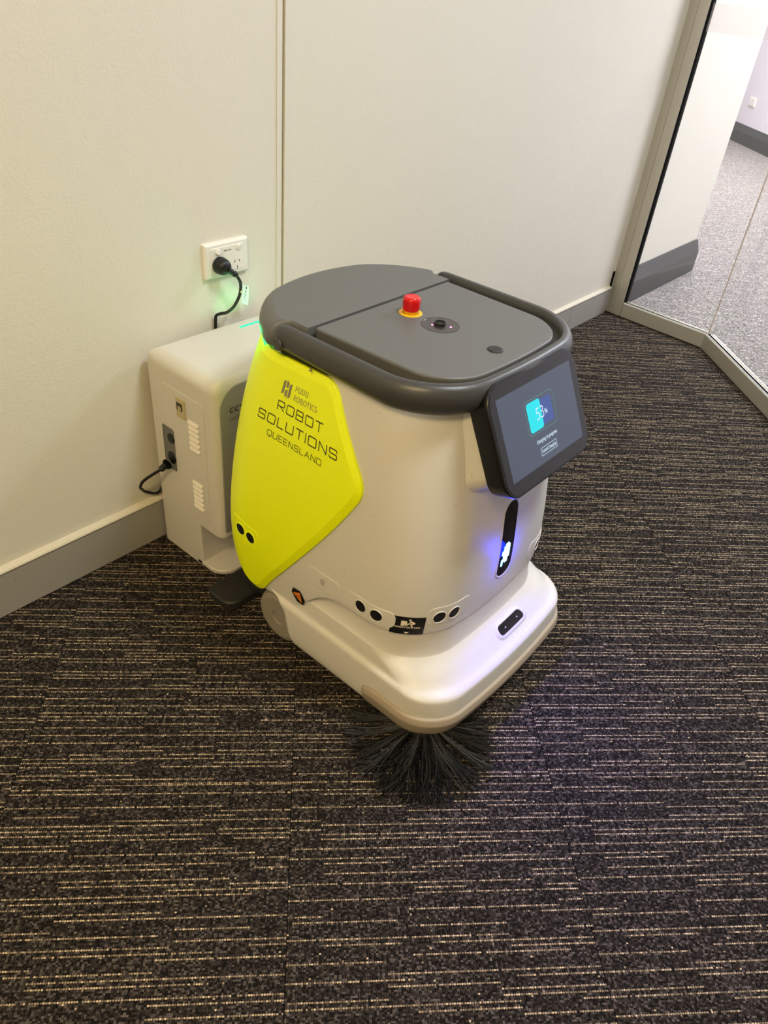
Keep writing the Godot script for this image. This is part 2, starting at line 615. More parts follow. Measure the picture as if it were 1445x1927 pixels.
func room() -> void:
	var outline := [[-2.6, -0.1], [3.24, -0.1], [3.24, -2.3], [8.9, -2.3], [2.6, 4.05], [0.6, 3.3], [-2.6, 3.3]]
	var ceil_m := struct("ceiling", slab(Vector3(-2.8, 2.7, -2.4), Vector3(9.0, 2.8, 4.8)), mat(Color(0.92, 0.9, 0.87), 0.8))
	# the dock wall: two boards either side of a joint strip, running on beyond the glass
	var wb := struct("wall_back", slab(Vector3(-2.6, 0, -0.12), Vector3(3.12, 2.7, -0.007)), wall_paint)
	struct("board", slab(Vector3(-2.6, 0, -0.007), Vector3(0.213, 2.7, 0.0)), wall_paint, wb)
	struct("board", slab(Vector3(0.2215, 0, -0.007), Vector3(3.24, 2.7, 0.0)), wall_paint, wb)
	var tr := struct("trim_1", slab(Vector3(0.199, 0.12, -0.002), Vector3(0.2135, 2.7, 0.0022)), wall_paint)
	struct("strip", slab(Vector3(0.221, 0.12, -0.002), Vector3(0.233, 2.7, 0.003)), wall_paint, tr)
	struct("groove", slab(Vector3(0.2136, 0.12, -0.0068), Vector3(0.2214, 2.7, -0.004)), mat(Color(0.74, 0.68, 0.56), 0.6), tr)
	struct("wall_left", slab(Vector3(-2.72, 0, -0.12), Vector3(-2.6, 2.7, 4.72)), wall_paint)
	struct("wall_front", slab(Vector3(-2.72, 0, 4.6), Vector3(0.72, 2.7, 4.72)), wall_paint)
	struct("wall_right", slab(Vector3(0.6, 0, 2.12), Vector3(0.66, 2.7, 4.6)), wall_paint)
	var cool := grain(mat(Color(0.86, 0.84, 0.86), 0.65), 0.06, 4.0, 0.03, 8)
	struct("wall_return", slab(Vector3(3.12, 0, -2.3), Vector3(3.24, 2.7, -0.007)), cool)
	struct("wall_end", slab(Vector3(3.24, 0, -2.32), Vector3(8.9, 2.7, -2.2)), cool)
	var m := Builder.new()
	bar(m, Vector2(8.885, -2.30), Vector2(2.585, 4.0), 0.113, 0.0, 2.7)
	struct("wall_far", m, cool)
	m = Builder.new()
	bar(m, Vector2(2.545, 4.04), Vector2(0.6, 2.095), 0.08, 0.0, 2.7)
	struct("wall_side", m, cool)
	# floor: a slab with carpet tiles laid at 45 degrees to the wall
	var fl := struct("floor", poly_slab([[-2.7, -0.1], [8.9, -2.4], [8.9, 4.7], [-2.7, 4.7]], -0.12, -0.0061), mat(Color(0.3, 0.28, 0.25), 0.9))
	carpet(fl)
	skirting()
	partition()

func skirting() -> void:
	var board := flecks(grain(mat(Color.WHITE, 0.5), 0.05, 6.0, 0.01, 12), Color(0.60, 0.585, 0.56), Color(0.52, 0.50, 0.47), 1.1, 0.82, 31)
	var cap := mat(Color(0.82, 0.79, 0.72), 0.5)
	var root := struct("baseboard_back", null, null)
	for k in [[-2.6, 1.885], [1.887, 2.246]]:
		var b := Builder.new()
		box(b, Vector3(k[0], 0, 0.0), Vector3(k[1], 0.1135, 0.012), 0.0012)
		struct("board", b, board, root)
	var c := Builder.new()
	var rows := []
	for x in [-2.6, 2.244]:
		var r := PackedVector3Array()
		for q in [[0.0, 0.1145], [0.0135, 0.1145], [0.0155, 0.117], [0.0135, 0.121], [0.006, 0.1245], [0.0, 0.126]]: r.append(Vector3(x, q[1], q[0]))
		rows.append(r)
	c.grid(rows, 0)
	c.fan(rows[0], 1); c.fan(rows[1], 2)
	struct("cap", c, cap, root)
	# beyond the glass: taller charcoal boards with a sloped top band
	var char_m := mat(Color(0.20, 0.20, 0.21), 0.4)
	var nx := struct("baseboard_corridor", null, null)
	for k in [[Vector3(2.30, 0, 0), Vector3(3.252, 0, 0), Vector3(0, 0, 1)], [Vector3(8.7, 0, -2.195), Vector3(2.505, 0, 4.0), Vector3(-0.7071, 0, -0.7071)]]:
		var prof := [[0.0, 0.0], [0.030, 0.0], [0.030, 0.104], [0.007, 0.164], [0.0, 0.165]]
		var e := []
		for p in [k[0], k[1]]:
			var r := PackedVector3Array()
			for q in prof: r.append(p + k[2] * q[0] + Vector3(0, q[1], 0))
			e.append(r)
		var mm := Builder.new()
		for i in prof.size() - 1: mm.quad(e[0][i], e[0][i + 1], e[1][i + 1], e[1][i], i)
		mm.fan(e[0], 8); mm.fan(e[1], 9)
		struct("board", mm, char_m, nx)

func partition() -> void:
	var win := struct("window_1", null, null)
	var gasket := mat(Color(0.015, 0.015, 0.015), 0.9, 0.0, 0.2)
	var edge := mat(Color(0.85, 0.86, 0.84), 0.3, 0.3)
	var A := Vector2(2.272, 0.0)
	var A2 := Vector2(2.2625, 0.082)
	var B := Vector2(2.234, 0.486)
	var C := Vector2(0.60, 2.12)
	var glass := mat(Color(0.93, 0.96, 0.95, 0.06), 0.0)
	glass.transparency = BaseMaterial3D.TRANSPARENCY_ALPHA
	# wall post: two faces with a joint between
	var m := Builder.new()
	bar(m, A + Vector2(0.022, 0.0), A.lerp(A2, 0.47) + Vector2(0.022, 0), 0.044, 0.0, 2.7, 0.0008)
	struct("post", m, alu, win)
	m = Builder.new()
	bar(m, A.lerp(A2, 0.485) + Vector2(0.022, 0), A2 + Vector2(0.022, 0), 0.044, 0.0, 2.7, 0.0008)
	struct("post", m, alu, win)
	m = Builder.new()
	bar(m, A2 + Vector2(0.022, 0), A2 + Vector2(0.0216, 0.0035), 0.030, 0.062, 2.7, 0.0004)
	struct("gasket", m, gasket, win)
	m = Builder.new()
	box(m, Vector3(2.2475, 0.0, 0.0005), Vector3(2.2595, 0.19, 0.006), 0.0005)
	struct("gap_filler", m, gasket, win)
	for k in [[A2, B, Vector2(0.022, 0.002)], [B, C, Vector2(0.0156, 0.0156)]]:
		var d: Vector2 = (k[1] - k[0]).normalized()
		var n: Vector2 = Vector2(-d.y, d.x)
		if n.x < 0: n = -n
		var p: Vector2 = k[0] + k[2]
		var q: Vector2 = k[1] + k[2]
		m = Builder.new()
		bar(m, p, q, 0.044, 0.0, 0.062, 0.0012)
		struct("rail", m, alu, win)
		m = Builder.new()
		bar(m, p - n * 0.0155, q - n * 0.0155, 0.004, 0.06, 0.0655, 0.001)
		struct("bead", m, edge, win)
		m = Builder.new()
		bar(m, p - n * 0.0075, q - n * 0.0075, 0.011, 0.06, 0.0648, 0.0004)
		struct("gasket", m, gasket, win)
		m = Builder.new()
		bar(m, p + n * 0.012, q + n * 0.012, 0.006, 0.06, 0.0640, 0.001)
		struct("bead", m, alu, win)
		m = Builder.new()
		bar(m, p, q, 0.044, 2.6, 2.7, 0.001)
		struct("rail", m, alu, win)
		# one sheet of glass per side
		m = Builder.new()
		var a3 := Vector3(p.x, 0.06, p.y) + Vector3(d.x, 0, d.y) * 0.001
		var b3 := Vector3(q.x, 0.06, q.y) - Vector3(d.x, 0, d.y) * 0.001
		m.quad(a3, b3, b3 + Vector3(0, 2.545, 0), a3 + Vector3(0, 2.545, 0))
		struct("pane", m, glass, win)
		# frosted band across the glass at chest height
		var film := mat(Color(0.93, 0.91, 0.93, 0.30), 0.6)
		film.transparency = BaseMaterial3D.TRANSPARENCY_ALPHA
		m = Builder.new()
		var o3 := Vector3(n.x, 0, n.y) * -0.001
		m.quad(a3 + o3 + Vector3(0, 1.062, 0), b3 + o3 + Vector3(0, 1.062, 0), b3 + o3 + Vector3(0, 1.15, 0), a3 + o3 + Vector3(0, 1.15, 0))
		struct("film", m, film, win)
	m = Builder.new()
	var je := B + Vector2(0.018, 0.008)
	bar(m, je + Vector2(-0.002, -0.0015), je + Vector2(0.002, 0.0015), 0.003, 0.062, 2.6, 0.0004)
	struct("joint", m, mat(Color(0.78, 0.72, 0.66), 0.3), win)

const LOOP := Vector2i(8, 6)   # pixels of one yarn loop: half a millimetre each

func tuft_pictures(dark_c: Array, light_c: Color, rng: RandomNumberGenerator) -> Array:
	# small pictures of one yarn loop each: [colour, height]; the first are dark, the last sixteen pale
	var out := []
	for k in 64:
		var light := k >= 48
		var c: Color = light_c.lerp(light_c.darkened(0.62), rng.randf()) if light else dark_c[rng.randi() % dark_c.size()]
		var a := Image.create(LOOP.x, LOOP.y, false, Image.FORMAT_RGB8)
		var h := Image.create(LOOP.x, LOOP.y, false, Image.FORMAT_L8)
		var top := rng.randf_range(0.45, 1.0) if not light else rng.randf_range(0.7, 1.0)
		var jx := rng.randf_range(-0.8, 0.8)
		var ground: Color = dark_c[rng.randi() % dark_c.size()]
		var fibre := []   # single strands of yarn differ in tone
		for x in LOOP.x: fibre.append(rng.randf_range(0.62, 1.4))
		for y in LOOP.y:
			for x in LOOP.x:
				var dx := (x - 3.5 - jx) / 4.2
				var dy := (y - 2.5) / 3.3
				var dome := clampf(1.0 - dx * dx - dy * dy, 0.0, 1.0)
				var f: Color = (ground if light and dome < 0.22 else c) * (float(fibre[x]) if not light else rng.randf_range(0.8, 1.15)) * rng.randf_range(0.85, 1.15)
				a.set_pixel(x, y, Color(f.r, f.g, f.b))
				h.set_pixel(x, y, Color.WHITE * (0.1 + top * sqrt(dome) * 0.88))
		out.append([a, h])
	return out

func carpet_material(side: int, dark_c: Array, light_c: Color, chance: float, run: Vector2i, seed_: int) -> StandardMaterial3D:
	# one picture holds four half-metre tiles (a metre square): loops in rows; every third row may carry runs of pale yarn, cut off in blocks
	var rng := RandomNumberGenerator.new()
	rng.seed = seed_
	var tufts := tuft_pictures(dark_c, light_c, rng)
	var ca := Image.create(side, side, false, Image.FORMAT_RGB8)
	var ch := Image.create(side, side, false, Image.FORMAT_L8)
	var half := side / 2
	var n := half / LOOP.x
	for ty in 2:
		for tx in 2:
			var cuts := []
			for band in 8:
				var row := [0]
				while row[-1] < n: row.append(row[-1] + rng.randi_range(run.x, run.y))
				cuts.append(row)
			var since := []   # rows since the last pale one, at each loop; negative counts pale rows in succession
			since.resize(n)
			for x in n: since[x] = rng.randi() % 3
			var y := 0
			var r := 0
			while y < half:
				var cut: Array = cuts[(r / 33 + rng.randi() % 2) % 8]
				var k := -1
				var pale := false
				for x in n:
					if k < 0 or x >= cut[k + 1]:
						k += 1
						var s: int = since[mini(n - 1, (x + mini(n, cut[k + 1])) / 2)]
						var c := chance
						if s < -1: c = 0.15
						elif s > 2: c = 0.92
						elif s > 1: c = minf(0.75, chance * 1.6)
						pale = r % 3 == 0 and rng.randf() < c
					if r % 3 == 0:
						if pale: since[x] = -1 if since[x] >= 0 else since[x] - 1
						else: since[x] = 1 if since[x] < 0 else since[x] + 1
					var i := rng.randi() % 48
					if pale and rng.randf() < 0.95: i = 48 + rng.randi() % 16
					elif rng.randf() < 0.004: i = 48 + rng.randi() % 16
					var w := mini(LOOP.x, half - x * LOOP.x)
					var hh := mini(LOOP.y, half - y)
					var at := Vector2i(tx * half + x * LOOP.x, ty * half + y)
					ca.blit_rect(tufts[i][0], Rect2i(0, 0, w, hh), at)
					ch.blit_rect(tufts[i][1], Rect2i(0, 0, w, hh), at)
				y += LOOP.y
				r += 1
	var m := mat(Color.WHITE, 0.95, 0.0, 0.15)
	m.albedo_texture = ImageTexture.create_from_image(ca)
	m.heightmap_enabled = true
	m.heightmap_texture = ImageTexture.create_from_image(ch)
	m.heightmap_scale = 0.2
	return m

func carpet(fl: Node3D) -> void:
	var ours := carpet_material(2048, [Color(0.15, 0.132, 0.122), Color(0.20, 0.178, 0.165), Color(0.10, 0.09, 0.084), Color(0.30, 0.275, 0.262)], Color(0.95, 0.84, 0.69), 0.46, Vector2i(14, 56), 11)
	var theirs := carpet_material(2048, [Color(0.52, 0.495, 0.485), Color(0.57, 0.545, 0.535), Color(0.45, 0.43, 0.42)], Color(1.0, 0.98, 0.94), 0.36, Vector2i(20, 110), 12)
	theirs.uv1_scale = Vector3(0.5, 0.5, 1.0)
	var e1 := Vector2(1, 1).normalized()
	var e2 := Vector2(1, -1).normalized()
	var rng := RandomNumberGenerator.new()
	rng.seed = 5
	for zone in [[OUR, ours, 0], [NEXT, theirs, 1]]:
		var outline := PackedVector2Array()
		for q in zone[0]: outline.append(Vector2(q[0], q[1]))
		for i in range(-10, 20):
			for j in range(-10, 22):
				var o := e1 * (-0.2825 + 0.5 * i) + e2 * (0.13 + 0.5 * j)
				var square := PackedVector2Array([o, o + e1 * 0.5, o + e1 * 0.5 + e2 * 0.5, o + e2 * 0.5])
				var c := o + (e1 + e2) * 0.25
				if zone[2] == 0 and c.y > 3.4: continue
				var vx := 0.5 * (rng.randi() % 2)
				var vy := 0.5 * (rng.randi() % 2)
				var turned := rng.randf() < 0.5
				for cl in Geometry2D.intersect_polygons(square, outline):
					var area := 0.0
					for k in cl.size(): area += cl[k].cross(cl[(k + 1) % cl.size()]) / 2.0
					if absf(area) < 0.0004: continue
					var b := Builder.new()
					var prev := PackedVector2Array()
					var rings := [[0.00025, -0.006], [0.00025, -0.0012], [0.0012, 0.0]]
					var pos := []
					for rr in rings:
						var row := PackedVector3Array()
						for p in inset(cl, rr[0]): row.append(Vector3(p.x, rr[1], p.y))
						pos.append(row)
					b.grid(pos, 1, true)
					b.fan(pos[2], 2)
					for p in b.v:
						var l := Vector2(p.x, p.z) - o
						var u := l.dot(e1)
						var w := l.dot(e2)
						if turned: u = 0.5 - u; w = 0.5 - w
						b.uv.append(Vector2(u + vx, w + vy))
					struct("carpet_tile", b, zone[1], fl)

# ---------------------------------------------------------------- things on and by the wall
func outlet(called: String, at: Vector3, u: Vector3, n: Vector3, label: String) -> void:
	var t := thing(called, label, "outlet", at)
	var white := mat(Color(0.90, 0.885, 0.85), 0.35)
	var up := Vector3.UP
	var f := flat(at, u, up, n)
	var m := Builder.new()
	plate(m, rect2(0.124, 0.079, 0.004, 4), f, [[0, 0], [0, 0.007], [0.0045, 0.0115], [0.006, 0.012]], 1)
	part("plate", m, white, t, at - n)
	m = Builder.new()
	plate(m, rect2(0.094, 0.058, 0.006, 5), flat(at + n * 0.012, u, up, n), [[0, -0.001], [0.0, 0.0008], [0.0012, 0.0016]], 1)
	part("face", m, white, t, at - n)
	for k in [[-0.027, 0.0205, -0.20], [0.031, 0.0205, 0.20]]:
		var c: Vector3 = at + u * k[0] + up * k[1] + n * 0.0135
		var w: Vector3 = (up + n * k[2]).normalized()
		m = Builder.new()
		plate(m, circle2(0.0068, 24), flat(c, u, w, n), [[-0.0004, -0.004], [0, 0.002], [0.001, 0.003]], 1)
		part("switch", m, white, t, at - n)
	var slot_m := mat(Color(0.03, 0.03, 0.03), 0.7)
	for cx in [-0.026, 0.026]:
		for k in [[-0.0068, -0.0095, 0.5], [0.0068, -0.0095, -0.5], [0.0, -0.0232, 0.0]]:
			var a: float = k[2]
			m = Builder.new()
			block(m, rect2(0.0017, 0.0075, 0.0003, 1), flat(at + u * (cx + k[0]) + up * k[1] + n * 0.0136, u * cos(a) - up * sin(a), up * cos(a) + u * sin(a), n), 0.0002, 0.00005)
			part("slot", m, slot_m, t)
	m = Builder.new()
	for i in 6:
		var x := -0.0105 + 0.0032 * i + (0.0022 if i > 2 else 0.0)
		shape(m, PackedVector2Array([Vector2(x, 0), Vector2(x + 0.0022, 0), Vector2(x + 0.0022, 0.0022), Vector2(x, 0.0022)]), flat(at + up * 0.0185 + n * 0.0137, u, up, n))
	part("marking", m, mat(Color(0.25, 0.25, 0.22), 0.6), t, at - n)

func cord() -> void:
	var o := Vector3(0.010, 0.668, 0.0)
	var t := thing("mains_lead", "black power cord running from the wall outlet down behind the dock to its side inlet", "cable", Vector3(0.01, 0.0, 0.01))
	var m := Builder.new()
	var ax := Vector3(0.12, -0.10, 1.0).normalized()
	var oo := Vector3(0.0145, 0.6635, 0.0142)
	lathe(m, [[0.0, 0.0], [0.0175, 0.0], [0.0190, 0.0015], [0.0194, 0.006], [0.0188, 0.010], [0.0186, 0.0105], [0.0186, 0.013], [0.0178, 0.019], [0.0155, 0.0245], [0.0115, 0.028], [0.006, 0.0295], [0.0, 0.030]], oo, Vector3.BACK, 40)
	part("plug", m, black, t)
	var s := oo + Vector3(0.004, -0.004, 0.024)
	var e := oo + Vector3(0.0245, -0.0195, 0.031)
	m = Builder.new()
	var path := PackedVector3Array()
	var rad := []
	for i in 9:
		path.append(s.lerp(e, i / 8.0))
		rad.append([0.0085, 0.0078, 0.0072, 0.0068, 0.0064, 0.0058, 0.0070, 0.0070, 0.0050][i])
	tube(m, path, rad, 18)
	part("strain_relief", m, black, t)
	m = Builder.new()
	tube(m, curve([e - (e - s) * 0.1, e + Vector3(0.010, -0.018, -0.001), Vector3(0.0525, 0.604, 0.040), Vector3(0.0475, 0.588, 0.039), Vector3(0.033, 0.568, 0.037), Vector3(0.018, 0.557, 0.031), Vector3(0.009, 0.5535, 0.022), Vector3(0.003, 0.546, 0.0105), Vector3(0.002, 0.53, 0.0078), Vector3(-0.005, 0.48, 0.0075), Vector3(-0.05, 0.40, 0.0075), Vector3(-0.14, 0.22, 0.0075), Vector3(-0.185, 0.150, 0.0085), Vector3(-0.201, 0.139, 0.011), Vector3(-0.215, 0.143, 0.012), Vector3(-0.238, 0.160, 0.014), Vector3(-0.247, 0.172, 0.018), Vector3(-0.258, 0.190, 0.028), Vector3(-0.256, 0.212, 0.040), Vector3(-0.243, 0.232, 0.057), Vector3(-0.226, 0.252, 0.076)]), [0.0036], 12)
	part("cable", m, black, t)
	# the connector in the dock's inlet
	m = Builder.new()
	s = Vector3(-0.228, 0.250, 0.074)
	e = Vector3(-0.2145, 0.266, 0.0855)
	path = PackedVector3Array()
	rad = []
	for i in 13:
		path.append(s.lerp(e, i / 12.0))
		rad.append([0.0042, 0.0078, 0.0066, 0.0080, 0.0068, 0.0082, 0.0070, 0.0084, 0.0088, 0.0110, 0.0125, 0.0130, 0.0130][i])
	tube(m, path, rad, 16)
	part("connector", m, black, t)
	# cable tag: a band and a curling paper flag
	m = Builder.new()
	tube(m, PackedVector3Array([Vector3(0.0533, 0.609, 0.0398), Vector3(0.0530, 0.600, 0.0398)]), [0.0041], 14)
	part("band", m, mat(Color(0.86, 0.80, 0.64), 0.6), t)
	var flag := func(a: float, b: float, h: float) -> Vector3:
		return Vector3(0.058 + a, 0.6 + b - a * 0.55, 0.040 - 0.012 * sin(a * 45.0) + b * 0.10 + h)
	m = Builder.new()
	for sgn in [1, -1]:
		var rows := []
		for i in 11:
			var r := PackedVector3Array()
			for j in 7: r.append(flag.call(i * 0.0028, lerpf(-0.028, 0.019, j / 6.0), 0.0002 * sgn))
			rows.append(r)
		m.grid(rows, 1 if sgn > 0 else 2)
	part("tag", m, mat(Color(0.90, 0.90, 0.88), 0.6), t, Vector3.INF, "white paper cable tag")
	m = Builder.new()
	for k in [[0.016, 0.010, 0.004, 0.006, 0], [0.015, 0.001, 0.003, 0.005, 0], [0.011, -0.006, 0.002, 0.004, 1], [0.015, -0.008, 0.002, 0.005, 1], [0.0115, -0.014, 0.002, 0.004, 1], [0.014, -0.019, 0.002, 0.003, 1]]:
		shape(m, PackedVector2Array([Vector2(k[0], k[1]), Vector2(k[0] + k[2], k[1]), Vector2(k[0] + k[2], k[1] + k[3]), Vector2(k[0], k[1] + k[3])]), flag, 1.0, 0.0005)
	part("marking", m, mat(Color(0.15, 0.25, 0.45), 0.6), t)

func dock() -> void:
	var t := thing("charging_dock", "cream charging dock against the wall, green light line on top, robot parked at its front", "dock", Vector3(0, 0, 0.13))
	var W := 0.199
	var zb := 0.016
	var zf := 0.252
	var shell := grain(mat(Color(0.80, 0.785, 0.75), 0.45), 0.05, 9.0, 0.012)
	# shell: upper case with softened edges, over a shallower lower block
	var m := Builder.new()
	var f := flat(Vector3.ZERO, Vector3.RIGHT, Vector3.BACK, Vector3.UP)
	var prof := [[0.02, 0.1215], [0.006, 0.1225], [0.0015, 0.126], [0.0, 0.131], [0.0, 0.3], [0.0, 0.5]]
	for i in range(1, 9):
		var a := PI / 2 * i / 8.0
		prof.append([0.030 * (1.0 - cos(a)), 0.5 + 0.030 * sin(a)])
	var rows := []
	for k in prof:
		var e: float = k[0]
		var rb := maxf(0.004, 0.012 - e)
		var rf := maxf(0.006, 0.022 - e * 0.6)
		var r := PackedVector3Array()
		for p in rounded([[-W + e, zb + e, rb], [W - e, zb + e, rb], [W - e, zf - e * 0.55, rf], [-W + e, zf - e * 0.55, rf]], 7): r.append(Vector3(p.x, k[1], p.y))
		rows.append(r)
	m.grid(rows, 0, true)
	m.fan(rows[0], 1)
	m.fan(rows[-1], 0)
	var low := rounded([[-W, zb, 0.012], [W, zb, 0.012], [W, 0.172, 0.004], [-W, 0.172, 0.004]], 4)
	plate(m, low, f, [[0.0, 0.0], [0.0, 0.131], [0.02, 0.1315]], 2)
	part("shell", m, shell, t, Vector3(0, 0.25, 0.12))
	m = Builder.new()
	block(m, rounded([[-W, 0.150, 0.003], [W, 0.150, 0.003], [W, 0.246, 0.05], [-W, 0.246, 0.05]], 8), f, 0.012, 0.002)
	part("foot_plate", m, shell, t)
	m = Builder.new()
	var ff := flat(Vector3(0, 0, zf), Vector3.RIGHT, Vector3.UP, Vector3.BACK)
	plate(m, rounded([[-0.186, 0.142, 0.006], [0.186, 0.142, 0.006], [0.186, 0.514, 0.05], [-0.186, 0.514, 0.05]], 8), ff, [[0, -0.002], [0, 0.0006], [0.0008, 0.0012]], 1)
	part("front_panel", m, mat(Color(0.56, 0.555, 0.53), 0.27), t, Vector3(0, 0.3, 0))
	var letters := mat(Color(0.13, 0.13, 0.09), 0.5)
	m = Builder.new()
	var lf := flat(Vector3(-0.162, 0.453, zf + 0.0013), Vector3.RIGHT, Vector3.UP, Vector3.BACK)
	text_on(m, "CC1", Vector2(0.034, 0.0125), lf, "Droid Sans", 700)
	part("lettering", m, letters, t, Vector3(0, 0.3, 0))
	m = Builder.new()
	text_on(m, "Docking", Vector2(0.046, 0.0085), flat(Vector3(-0.162, 0.435, zf + 0.0013), Vector3.RIGHT, Vector3.UP, Vector3.BACK))
	part("lettering", m, mat(Color(0.30, 0.31, 0.18), 0.5), t, Vector3(0, 0.3, 0))
	m = Builder.new()
	block(m, rounded([[-0.150, 0.20, 0.012], [0.150, 0.20, 0.012], [0.150, 0.318, 0.012], [-0.150, 0.318, 0.012]], 5), ff, 0.012, 0.002, -0.001)
	part("charging_contact", m, black, t)
	# light line on the top
	var green := glow(Color(0.05, 0.95, 0.62), 1.6)
	m = Builder.new()
	block(m, rounded([[0.026, 0.0625, 0.003], [0.125, 0.0625, 0.003], [0.125, 0.0695, 0.003], [0.026, 0.0695, 0.003]], 4), f, 0.5312, 0.0004, 0.528)
	part("light_line", m, green, t, Vector3.INF, "glowing green light line")
	var l := AreaLight3D.new()
	l.name = "light_line_lamp"
	l.area_size = Vector2(0.05, 0.007)
	l.light_color = Color(0.05, 1.0, 0.55)
	l.light_energy = 0.0065
	l.area_range = 4.0
	l.area_attenuation = 2.0
	l.shadow_enabled = true
	t.add_child(l, true)
	l.position = Vector3(0.051, 0.5325, 0.066 - 0.13)
	l.rotation_degrees = Vector3(90, 0, 0)
	# service side: raised cover, network socket, inlet recess, louvres
	var side := flat(Vector3(-W, 0, 0), Vector3.BACK, Vector3.UP, Vector3.LEFT)
	m = Builder.new()
	plate(m, rounded([[0.058, 0.152, 0.014], [0.215, 0.152, 0.014], [0.215, 0.468, 0.014], [0.064, 0.468, 0.014]], 6), side, [[0, -0.001], [0, 0.0009], [0.0012, 0.0016]], 1)
	part("service_cover", m, shell, t, Vector3(0, 0.3, 0.14))
	var sd := flat(Vector3(-W - 0.0016, 0, 0), Vector3.BACK, Vector3.UP, Vector3.LEFT)
	m = Builder.new()
	var beige := mat(Color(0.72, 0.66, 0.50), 0.5)
	plate(m, rounded([[0.121, 0.405, 0.001], [0.152, 0.405, 0.001], [0.152, 0.452, 0.001], [0.121, 0.452, 0.001]], 2), sd, [[0, -0.001], [0, 0.0018], [0.001, 0.0026]], 1)
	var sock := part("network_socket", m, beige, t, Vector3(0, 0.3, 0.14))
	m = Builder.new()
	block(m, rounded([[0.1245, 0.4235, 0.0005], [0.1445, 0.4235, 0.0005], [0.1445, 0.442, 0.0005], [0.1245, 0.442, 0.0005]], 1), sd, 0.003, 0.0002, 0.0018)
	part("port", m, mat(Color(0.16, 0.13, 0.10), 0.6), sock)
	m = Builder.new()
	block(m, rounded([[0.129, 0.4245, 0.0005], [0.140, 0.4245, 0.0005], [0.140, 0.434, 0.0005], [0.129, 0.434, 0.0005]], 1), sd, 0.0034, 0.0002, 0.0018)
	part("latch", m, beige, sock)
	m = Builder.new()
	plate(m, rounded([[0.060, 0.246, 0.002], [0.101, 0.246, 0.003], [0.101, 0.358, 0.008], [0.060, 0.358, 0.002]], 4), sd, [[0, -0.001], [0, 0.0016], [0.0016, 0.0018], [0.0022, 0.0003]], 1)
	var inlet := part("inlet_recess", m, mat(Color(0.42, 0.41, 0.39), 0.5), t, Vector3(0, 0.3, 0.14))
	m = Builder.new()
	plate(m, circle2(0.0125, 28, 0.089, 0.331), sd, [[0, -0.0012], [0, 0.002], [0.002, 0.003]], 1)
	part("switch", m, black, inlet, Vector3(0, 0.3, 0.14))
	m = Builder.new()
	plate(m, circle2(0.0155, 28, 0.086, 0.278), sd, [[0, -0.0012], [0, 0.002], [0.002, 0.003]], 1)
	part("socket", m, black, inlet, Vector3(0, 0.3, 0.14))
	var pale := mat(Color(0.90, 0.875, 0.83), 0.45)
	for grp in [0.4095, 0.2515]:
		for i in 6:
			var y: float = grp - 0.0132 * i
			m = Builder.new()
			var hood := func(a: float, b: float, h: float) -> Vector3:
				return sd.call(0.1775 + a, y + b, h * (0.35 - b / 0.0105))
			plate(m, rect2(0.036, 0.0105, 0.0045, 5), hood, [[0, -0.001], [0.0001, 0.0040], [0.0016, 0.0054]], 2)
			part("louvre", m, pale, t, Vector3(0, y, 0.14))

# ---------------------------------------------------------------- the robot
var bot: Node3D
const RING := [0.236, 0.838, 0.308, 0.125, 0.130, 0.018, 0.075]

func rim_y(t: float) -> float:   # lower edge of the body along its outline, with the tab low down on each flank
	var q := 10.0 - t if t > 5.0 else t
	return knots([0.0, 1.6, 2.0, 2.15, 2.29, 2.43, 2.515, 2.577, 2.671, 2.767, 2.904, 3.2, 3.8, 4.2, 4.58, 5.0], [0.14, 0.14, 0.129, 0.135, 0.142, 0.142, 0.160, 0.189, 0.229, 0.247, 0.254, 0.255, 0.252, 0.246, 0.241, 0.240], q)

func brow_y(t: float) -> float:   # upper edge of the body: lower along the flanks, where a dark gap shows under the handle
	var q := 10.0 - t if t > 5.0 else t
	return lerpf(0.683, 0.697, smoothstep(2.45, 2.62, q))

func robot() -> void:
	bot = thing("cleaning_robot", "white and lime cleaning robot with dark grey top, parked at its charging dock", "robot", Vector3(0, 0, 0.58))
	for i in 501:
		var p := body_p(i * 0.02, 0.3)
		arc.append(0.0 if i == 0 else arc[i - 1] + p.distance_to(body_p((i - 1) * 0.02, 0.3)))
	body()
	side_panels()
	top()
	screen()
	chassis()
	brush()

